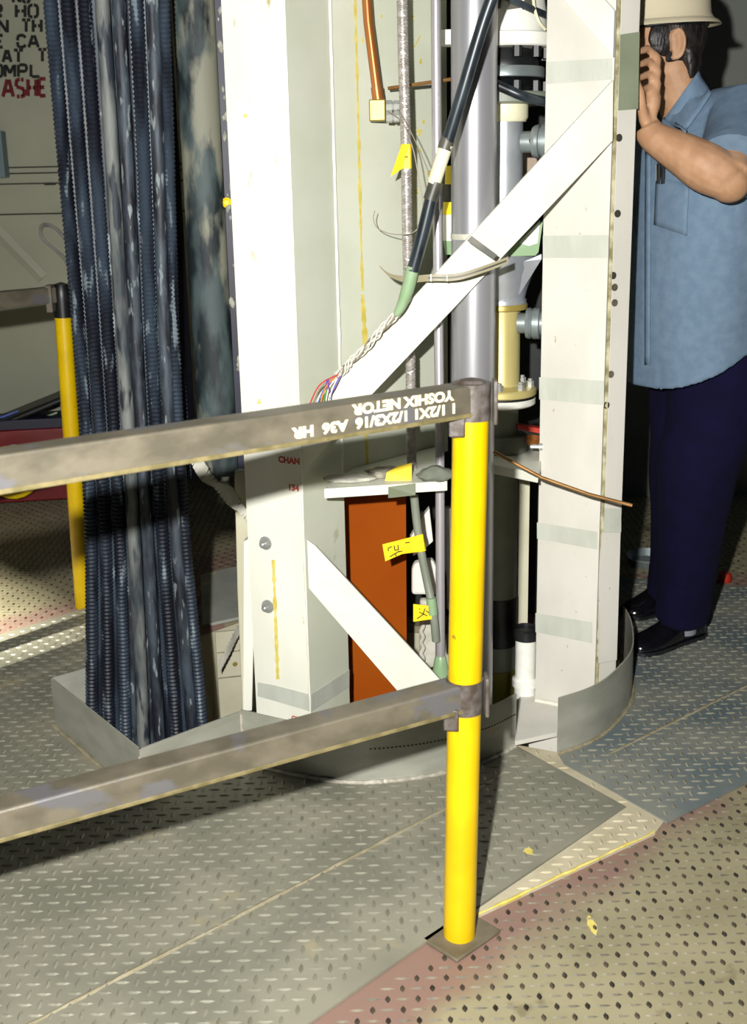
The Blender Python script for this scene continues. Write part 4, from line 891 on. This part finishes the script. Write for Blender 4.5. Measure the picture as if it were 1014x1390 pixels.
# ------------------------------------------------------------------ the man
def remesh(b, name, m, parent, voxel, smooth_it=2, disp=0.0, dscale=6.0):
    me = bpy.data.meshes.new('tmp'); me.from_pydata(b.v, [], b.f); me.update()
    import bmesh
    bm = bmesh.new(); bm.from_mesh(me); bmesh.ops.recalc_face_normals(bm, faces=bm.faces); bm.to_mesh(me); bm.free()
    ob = bpy.data.objects.new('tmp', me); C.objects.link(ob)
    r = ob.modifiers.new('r', 'REMESH'); r.mode = 'VOXEL'; r.voxel_size = voxel
    q = ob.modifiers.new('s', 'SMOOTH'); q.factor = .5; q.iterations = smooth_it
    dg = bpy.context.evaluated_depsgraph_get(); dg.update()
    m2 = bpy.data.meshes.new_from_object(ob.evaluated_get(dg)); bpy.data.objects.remove(ob)
    if disp:
        nrm = [v.normal.copy() for v in m2.vertices]
        for v, nv_ in zip(m2.vertices, nrm):
            p = v.co.copy(); k = noise.noise(Vector((p.x * dscale * 1.6, p.y * dscale * 1.6, p.z * dscale))) + .5 * noise.noise(p * dscale * 2.2)
            v.co = p + nv_ * k * disp
    m2.materials.clear(); m2.materials.append(M[m]); m2.name = name
    return link(name, m2, parent, angle=180)
def loft(b, rings, ax, n=28):
    """rings: (centre, half depth, half width, tilt dz along depth axis); ax: depth direction in plan"""
    f = Vector(ax).normalized(); s_ = Vector((f.y, -f.x, 0)) * -1; vs = []
    for c, a, w, *t in rings:
        dz = t[0] if t else 0
        for k in range(n):
            th = 2 * math.pi * k / n; cc, ss = math.cos(th), math.sin(th)
            e = .85
            x = math.copysign(abs(cc) ** e, cc); y = math.copysign(abs(ss) ** e, ss)
            vs.append(Vector(c) + f * a * x + s_ * w * y + Vector((0, 0, dz * x)))
    m = len(rings)
    fs = [(i * n + k, i * n + (k + 1) % n, (i + 1) * n + (k + 1) % n, (i + 1) * n + k) for i in range(m - 1) for k in range(n)]
    fs += [tuple(reversed(range(n))), tuple((m - 1) * n + k for k in range(n))]
    b.add(vs, fs); return b
def ell(b, c, r, ax=(1, 0, 0), n=20, squash=None):
    f = Vector(ax).normalized(); z = Vector((0, 0, 1)); s_ = z.cross(f).normalized(); z = f.cross(s_); vs = []; m = 14
    for j in range(m + 1):
        ph = math.pi * (j + .001) / (m + .002)
        for k in range(n):
            th = 2 * math.pi * k / n
            vs.append(Vector(c) + f * r[0] * math.sin(ph) * math.cos(th) + s_ * r[1] * math.sin(ph) * math.sin(th) + z * r[2] * math.cos(ph))
    fs = [(j * n + k, j * n + (k + 1) % n, (j + 1) * n + (k + 1) % n, (j + 1) * n + k) for j in range(m) for k in range(n)]
    return b.add(vs, fs)
man = thing('person', 'man in white hard hat, blue short-sleeved shirt and navy trousers behind the right column', 'person', (.90, 3.3, 0))
FH = Vector((-1, -.06, 0)).normalized()                    # where the head looks
SH = Vector((-FH.y, FH.x, 0)) * 1                           # towards his left is -SH or SH, whichever faces us
if SH.y > 0: SH = -SH
hc = at(893, 62, 3.12)
FT = Vector((-.9, -.42, 0)).normalized()
bd = B()
# head: cranium, face wedge, jaw
ell(bd, hc + Vector((.012, 0, .018)), (.098, .076, .098), FH)
ell(bd, hc + FH * .030 + Vector((0, 0, -.045)), (.066, .058, .075), FH)
ell(bd, hc + FH * .052 + Vector((0, 0, -.098)), (.034, .034, .022), FH)
bd.tube([hc + FH * .088 + Vector((0, 0, .012)), hc + FH * .104 + Vector((0, 0, -.022)), hc + FH * .112 + Vector((0, 0, -.040)), hc + FH * .090 + Vector((0, 0, -.048))], [.010, .012, .015, .012], 10)
ell(bd, hc + FH * .092 + Vector((0, 0, -.070)), (.012, .026, .008), FH)
ell(bd, hc + FH * .088 + Vector((0, 0, .022)), (.014, .050, .009), FH)
for sg in (1, -1):                                          # ears: rim, bowl and lobe
    ec = hc - FH * .016 + SH * sg * .076 + Vector((0, 0, -.006))
    rim = [ec + FH * (.013 * math.cos(t) - .006) * 1.2 + SH * sg * (.012 - .006 * math.cos(t)) + Vector((0, 0, .034 * math.sin(t) + .002)) for t in [math.radians(d) for d in range(20, 330, 24)]]
    bd.tube(rim, .0055, 8)
    ell(bd, ec + SH * sg * .007 - FH * .004, (.013, .008, .030), FH, 12); ell(bd, ec + Vector((0, 0, -.030)) + SH * sg * .006, (.008, .006, .010), FH, 10)
nb_ = Vector((.868, 3.13, 1.49))
bd.tube([hc + Vector((.03, 0, -.03)), hc + Vector((.055, .005, -.10)), nb_], [.060, .062, .078], 20)
# torso
TX = lambda x, y, z: Vector((x, y, z))
loft(bd, [(TX(.91, 3.18, .98), .11, .14), (TX(.885, 3.15, 1.10), .115, .15), (TX(.875, 3.12, 1.3), .125, .17), (TX(.875, 3.11, 1.42), .11, .17), (TX(.87, 3.12, 1.5), .07, .10)], FT)
# left arm (towards us)
shj = at(1006, 160, 3.0); elb = at(985, 243, 2.80); wr = at(879, 181, 2.88)
bd.tube([nb_ + Vector((.02, -.04, -.02)), shj, shj.lerp(elb, .5), elb + Vector((.008, 0, 0))], [.07, .062, .056, .050], 18)
bd.tube(smoothpath([elb + Vector((.012, 0, -.006)), elb.lerp(wr, .25), elb.lerp(wr, .6), wr.lerp(elb, .08), wr + Vector((-.002, 0, .016))], 4), [.046, .050, .054, .057, .058, .057, .054, .051, .048, .045, .042, .039, .037, .035, .034, .033, .032], 18)
ell(bd, elb + Vector((.012, .006, -.010)), (.048, .050, .046))
def hand(b, wrist, knuckles, mids, tips, ths, r=.0092):
    pc = sum((Vector(k) for k in knuckles), Vector()) / 4
    for k, m_, t in zip(knuckles, mids, tips):
        b.tube([wrist, Vector(wrist).lerp(Vector(k), .5), k], [.016, .014, .0115], 10)
        d3 = Vector(m_).lerp(Vector(t), .55)
        b.tube([k, Vector(k).lerp(Vector(m_), .5), m_, d3, t], [.0112, r * 1.0, r * 1.05, r * .95, r * .72], 10)
    ell(b, Vector(wrist).lerp(pc, .5), (.020, .022, .034))
    b.tube(ths, [.015, .0125, .0115, .0085], 10)
kn = [at(892, 78 + 17 * i, 2.895 - .004 * i) for i in range(4)]
md = [at(879 + (i == 3) * 2, 66 + 17.5 * i, 2.880) for i in range(4)]
tp = [at(862 + i, 72 + 18 * i, 2.852) for i in range(4)]
hand(bd, wr + Vector((0, 0, .012)), kn, md, tp, [at(876, 166, 2.875), at(871, 146, 2.86), at(869, 126, 2.85), at(863, 108, 2.842)])
# right arm, reaching in on the far side
sR, eR, wR = Vector((.79, 3.28, 1.45)), Vector((.70, 3.34, 1.20)), Vector((.63, 3.12, 1.28))
bd.tube([nb_ + Vector((-.02, .05, -.02)), sR, sR.lerp(eR, .5), eR], [.065, .058, .052, .044], 16)
bd.tube([eR, eR.lerp(wR, .3), wR], [.046, .048, .031], 16)
hand(bd, wR, [wR + Vector((-.015 + .004 * i, -.075, .03 - .02 * i)) for i in range(4)], [wR + Vector((-.045, -.085, .034 - .02 * i)) for i in range(4)], [wR + Vector((-.055, -.058, .03 - .02 * i)) for i in range(4)],
     [wR + Vector((0, -.02, .02)), wR + Vector((-.02, -.045, .035)), wR + Vector((-.035, -.06, .045)), wR + Vector((-.045, -.075, .05))])
# legs
LL = [at(962, 545, 3.12), at(945, 640, 3.14), at(937, 720, 3.2), at(932, 790, 3.26), at(927, 832, 3.29)]
RL = [at(935, 545, 3.30), at(930, 640, 3.36), at(925, 720, 3.43), at(918, 775, 3.50), at(914, 800, 3.53)]
for P_ in (LL, RL): bd.tube(smoothpath(P_, 3) , [.085, .082, .078, .074, .068, .064, .058, .060, .056, .048, .044, .042, .042], 16)
body = remesh(bd, 'body', 'skin', man, .0048, 3)
for sg in (1, -1):
    e = B(); ell(e, hc + FH * .080 + SH * sg * .032 + Vector((0, 0, .004)), (.012, .012, .012), FH, 12); e.build('eye', 'white_plain', body)
# hair: cap over the crown and nape, sideburn
hv = B()
ell(hv, hc + Vector((.020, 0, .024)) - FH * .004, (.100, .081, .100), FH, 28)
ell(hv, hc - FH * .060 + Vector((0, 0, -.020)), (.046, .066, .072), FH, 24)
ell(hv, hc + FH * .012 + SH * .070 + Vector((0, 0, .012)), (.034, .012, .040), FH, 14)
ell(hv, hc + FH * .012 - SH * .070 + Vector((0, 0, .012)), (.034, .012, .040), FH, 14)
for k in range(40):
    a = random.uniform(-1.2, 1.2); p = hc - FH * (.098 * math.cos(a * .8)) + SH * (.07 * math.sin(a)) + Vector((0, 0, -.045))
    hv.tube([p + Vector((0, 0, .03)), p + Vector((0, 0, 0)) - FH * .004, p + Vector((0, 0, -.022 - random.random() * .022)) - FH * (.002 + .006 * random.random())], [.012, .011, .003], 6)
hairo = remesh(hv, 'hair', 'hair', man, .0042, 1, .0016, 40)
# hard hat
hh = thing  # (worn: part of the man)
hz = at(905, 30, 3.12).z
hb2 = B(); prof = [(.112, -.004), (.118, .0), (.112, .012), (.110, .05), (.100, .085), (.075, .115), (.04, .130), (0.001, .134)]
n = 40; vs = []
tl = Matrix.Rotation(-.05, 3, 'Y')
def hp_(r, h, th):
    e = tl @ (FH * (r * 1.16 * math.cos(th)) + SH * (r * .93 * math.sin(th)) + Vector((0, 0, h)))
    return Vector((hc.x + .002, hc.y, hz)) + e
for r, h in prof: vs += [hp_(r, h, 2 * math.pi * k / n) for k in range(n)]
fs = [(i * n + k, i * n + (k + 1) % n, (i + 1) * n + (k + 1) % n, (i + 1) * n + k) for i in range(len(prof) - 1) for k in range(n)] + [tuple((len(prof) - 1) * n + k for k in range(n))]
hat = hb2.add(vs, fs).build('hard_hat', 'hat', man, angle=50)
br_ = B(); vs = []
rp_ = [(.108, .004), (.122, -.003), (.131, -.010), (.134, -.016), (.130, -.015), (.120, -.008), (.107, -.001)]
for r, h in rp_:
    for k in range(n):
        th = 2 * math.pi * k / n; ex = 1 + .10 * max(0, math.cos(th)) + .02 * max(0, -math.cos(th)); vs.append(hp_(.108 + (r - .108) * ex * (1 + .5 * max(0, math.cos(th))), h, th))
m_ = len(rp_)
fs = [(i * n + k, i * n + (k + 1) % n, ((i + 1) % m_) * n + (k + 1) % n, ((i + 1) % m_) * n + k) for i in range(m_) for k in range(n)]
br_.add(vs, fs).build('brim', 'hat', hat)
B().tube([hp_(.100, -.012, t * .2) for t in range(-16, 17)], .006, 8).build('headband', 'black', hat)
# shirt: torso, sleeves, yoke
sb = B()
loft(sb, [(TX(.91, 3.19, .925), .182, .205, -.105), (TX(.90, 3.175, 1.0), .182, .205, -.07), (TX(.885, 3.15, 1.10), .176, .205, -.02), (TX(.878, 3.13, 1.22), .168, .207), (TX(.874, 3.12, 1.34), .158, .212),
          (TX(.874, 3.115, 1.43), .145, .212), (TX(.876, 3.12, 1.49), .118, .19), (TX(.878, 3.125, 1.54), .092, .14), (TX(.872, 3.13, 1.575), .075, .088)], FT, 36)
sl = shj.lerp(elb, .80)
sb.tube([shj + Vector((-.03, .07, -.01)), shj + Vector((0, 0, .002)), shj.lerp(elb, .35) + Vector((.004, 0, 0)), sl + Vector((.008, 0, .004))], [.09, .083, .082, .088], 22)
sb.tube([sR + Vector((.04, -.07, 0)), sR, sR.lerp(eR, .6)], [.085, .078, .074], 20)
shirt = remesh(sb, 'shirt', 'shirt', man, .0065, 5, .0055, 5.5)
# sleeve hem band, collar, pocket, placket
d_ = (elb - shj).normalized()
B().tube([sl + d_ * (-.012) + Vector((.008, 0, .004)), sl + d_ * .014 + Vector((.008, 0, .004))], [.089, .091], 28).build('sleeve_hem', 'shirt', shirt)
from mathutils.bvhtree import BVHTree
bv = BVHTree.FromPolygons([v.co.copy() for v in shirt.data.vertices], [tuple(p.vertices) for p in shirt.data.polygons])
def onshirt(px, py, off=.003):
    r = ray(px, py).normalized(); h = bv.ray_cast(CAM, r)
    return (h[0] + h[1] * off) if h[0] is not None else None
def onman(px, py, off=.003):
    r = ray(px, py).normalized(); hs = [h for h in (bv.ray_cast(CAM, r), bvb.ray_cast(CAM, r)) if h[0] is not None]
    h = min(hs, key=lambda q: q[3]); return h[0] + h[1] * off
bvb = BVHTree.FromPolygons([v.co.copy() for v in body.data.vertices], [tuple(p.vertices) for p in body.data.polygons])
def patch(pts_fn, nu, nv, name, m, off, onshirt=onshirt):
    vs = []; 
    for j in range(nv + 1):
        for i in range(nu + 1):
            x, y = pts_fn(i / nu, j / nv); p = onshirt(x, y, off)
            if p is None: return None
            vs.append(p)
    q = [(j * (nu + 1) + i, j * (nu + 1) + i + 1, (j + 1) * (nu + 1) + i + 1, (j + 1) * (nu + 1) + i) for j in range(nv) for i in range(nu)]
    b = B(); b.add(vs, q); o = b.build(name, m, shirt)
    sd = o.modifiers.new('solid', 'SOLIDIFY'); sd.thickness = .002; sd.offset = 0; return o
patch(lambda u, v: (892 + 44 * u - 3 * v, 239 + 12 * u + v * (66 + 3 * u)), 8, 8, 'pocket', 'shirt', .0035)
patch(lambda u, v: (877 + 7 * u - 1 * v, 205 + v * 290), 2, 26, 'placket', 'shirt', .0025)
cq = [(944, 98), (903, 163), (930, 184), (968, 130)]         # near wing of the open collar, lying on neck and shoulder
def bil(u, v):
    a = [cq[0][k] + (cq[1][k] - cq[0][k]) * u for k in (0, 1)]; b_ = [cq[3][k] + (cq[2][k] - cq[3][k]) * u for k in (0, 1)]
    return a[0] + (b_[0] - a[0]) * v, a[1] + (b_[1] - a[1]) * v
patch(bil, 10, 6, 'collar', 'shirt', .008, onman)
pen = thing('pen', 'black pen with steel clip in the man\'s shirt pocket', 'pen', onshirt(897, 236, .006))
p0, p1 = onshirt(896, 250, .005), onshirt(898, 222, .008)
B().tube([p0, p1], .0055, 10).build('barrel', 'black', pen); B().tube([onshirt(902, 250, .005), onshirt(903, 226, .007)], .0055, 10).build('barrel', 'black', pen)
B().tube([onshirt(893.5, 246, .007), onshirt(894.5, 224, .010)], .0016, 6).build('clip', 'chrome', pen)
# trousers
tb_ = B()
tb_.tube(smoothpath([TX(.92, 3.19, .98), at(978, 500, 3.17), at(968, 560, 3.13), LL[1], LL[2], LL[3], LL[4] + Vector((-.004, 0, -.012))], 3),
         [.15, .15, .15, .148, .142, .136, .128, .122, .116, .112, .107, .102, .098, .094, .090, .086, .083, .081, .080], 26)
tb_.tube(smoothpath([TX(.90, 3.24, .98), at(945, 500, 3.25), at(938, 560, 3.29), RL[1], RL[2], RL[3], RL[4] + Vector((0, 0, -.01))], 3),
         [.14, .14, .14, .138, .132, .126, .120, .114, .110, .106, .102, .098, .094, .090, .087, .085, .084, .084, .084], 26)
tro = remesh(tb_, 'trousers', 'trouser', man, .007, 5, .005, 6)
B().tube([LL[4] + Vector((0, 0, -.06)), LL[4] + Vector((0, 0, .06))], .043, 16).build('sock', 'sock', man)
# shoes
def shoe(heel, toe, nm):
    heel, toe = Vector(heel), Vector(toe); d = (toe - heel); L_ = d.length; d.normalize(); s_ = Vector((-d.y, d.x, 0)); b = B()
    secs = [(0.0, .030, .060), (.05, .036, .078), (.16, .039, .088), (.30, .040, .092), (.42, .042, .085), (.55, .047, .066), (.70, .051, .052), (.82, .049, .046), (.92, .039, .040), (.985, .020, .030)]
    n = 18; vs = []
    for t, w, h in secs:
        for k in range(n):
            th = 2 * math.pi * k / n; x = w * math.copysign(abs(math.cos(th)) ** .8, math.cos(th)); z = math.sin(th)
            z = .012 + (h - .012) * max(0, z) ** .8 if z > 0 else .012 * (1 + .6 * z)
            vs.append(heel + d * (t * L_) + s_ * x + Vector((0, 0, z)))
    m = len(secs); fs = [(i * n + k, i * n + (k + 1) % n, (i + 1) * n + (k + 1) % n, (i + 1) * n + k) for i in range(m - 1) for k in range(n)] + [tuple(range(n)), tuple((m - 1) * n + k for k in range(n))]
    o = b.add(vs, fs).build(nm, 'shoe', man, angle=70)
    so = B(); pts = [heel + d * (t * L_) + s_ * (w + .004) for t, w, h in secs] + [heel + d * (t * L_) - s_ * (w + .004) for t, w, h in reversed(secs)]
    so.slab([(p.x, p.y, 0.0) for p in pts], (0, 0, .012)); so.build('sole', 'black', o, smooth=False)
    fp = heel + d * (.50 * L_)
    fb = B()
    for k in range(7):
        q = heel + d * (.44 + .03 * k) * L_; fb.tube([q - s_ * .030 + Vector((0, 0, .060 - .002 * k)), q + Vector((0, 0, .088 - .005 * k)), q + s_ * .030 + Vector((0, 0, .060 - .002 * k))], .0048, 6)
    fb.build('fringe', 'shoe', o)
    return o
shoe((1.005, 3.335, 0), (.752, 3.185, 0), 'shoe'); shoe((1.02, 3.62, 0), (.80, 3.47, 0), 'shoe')
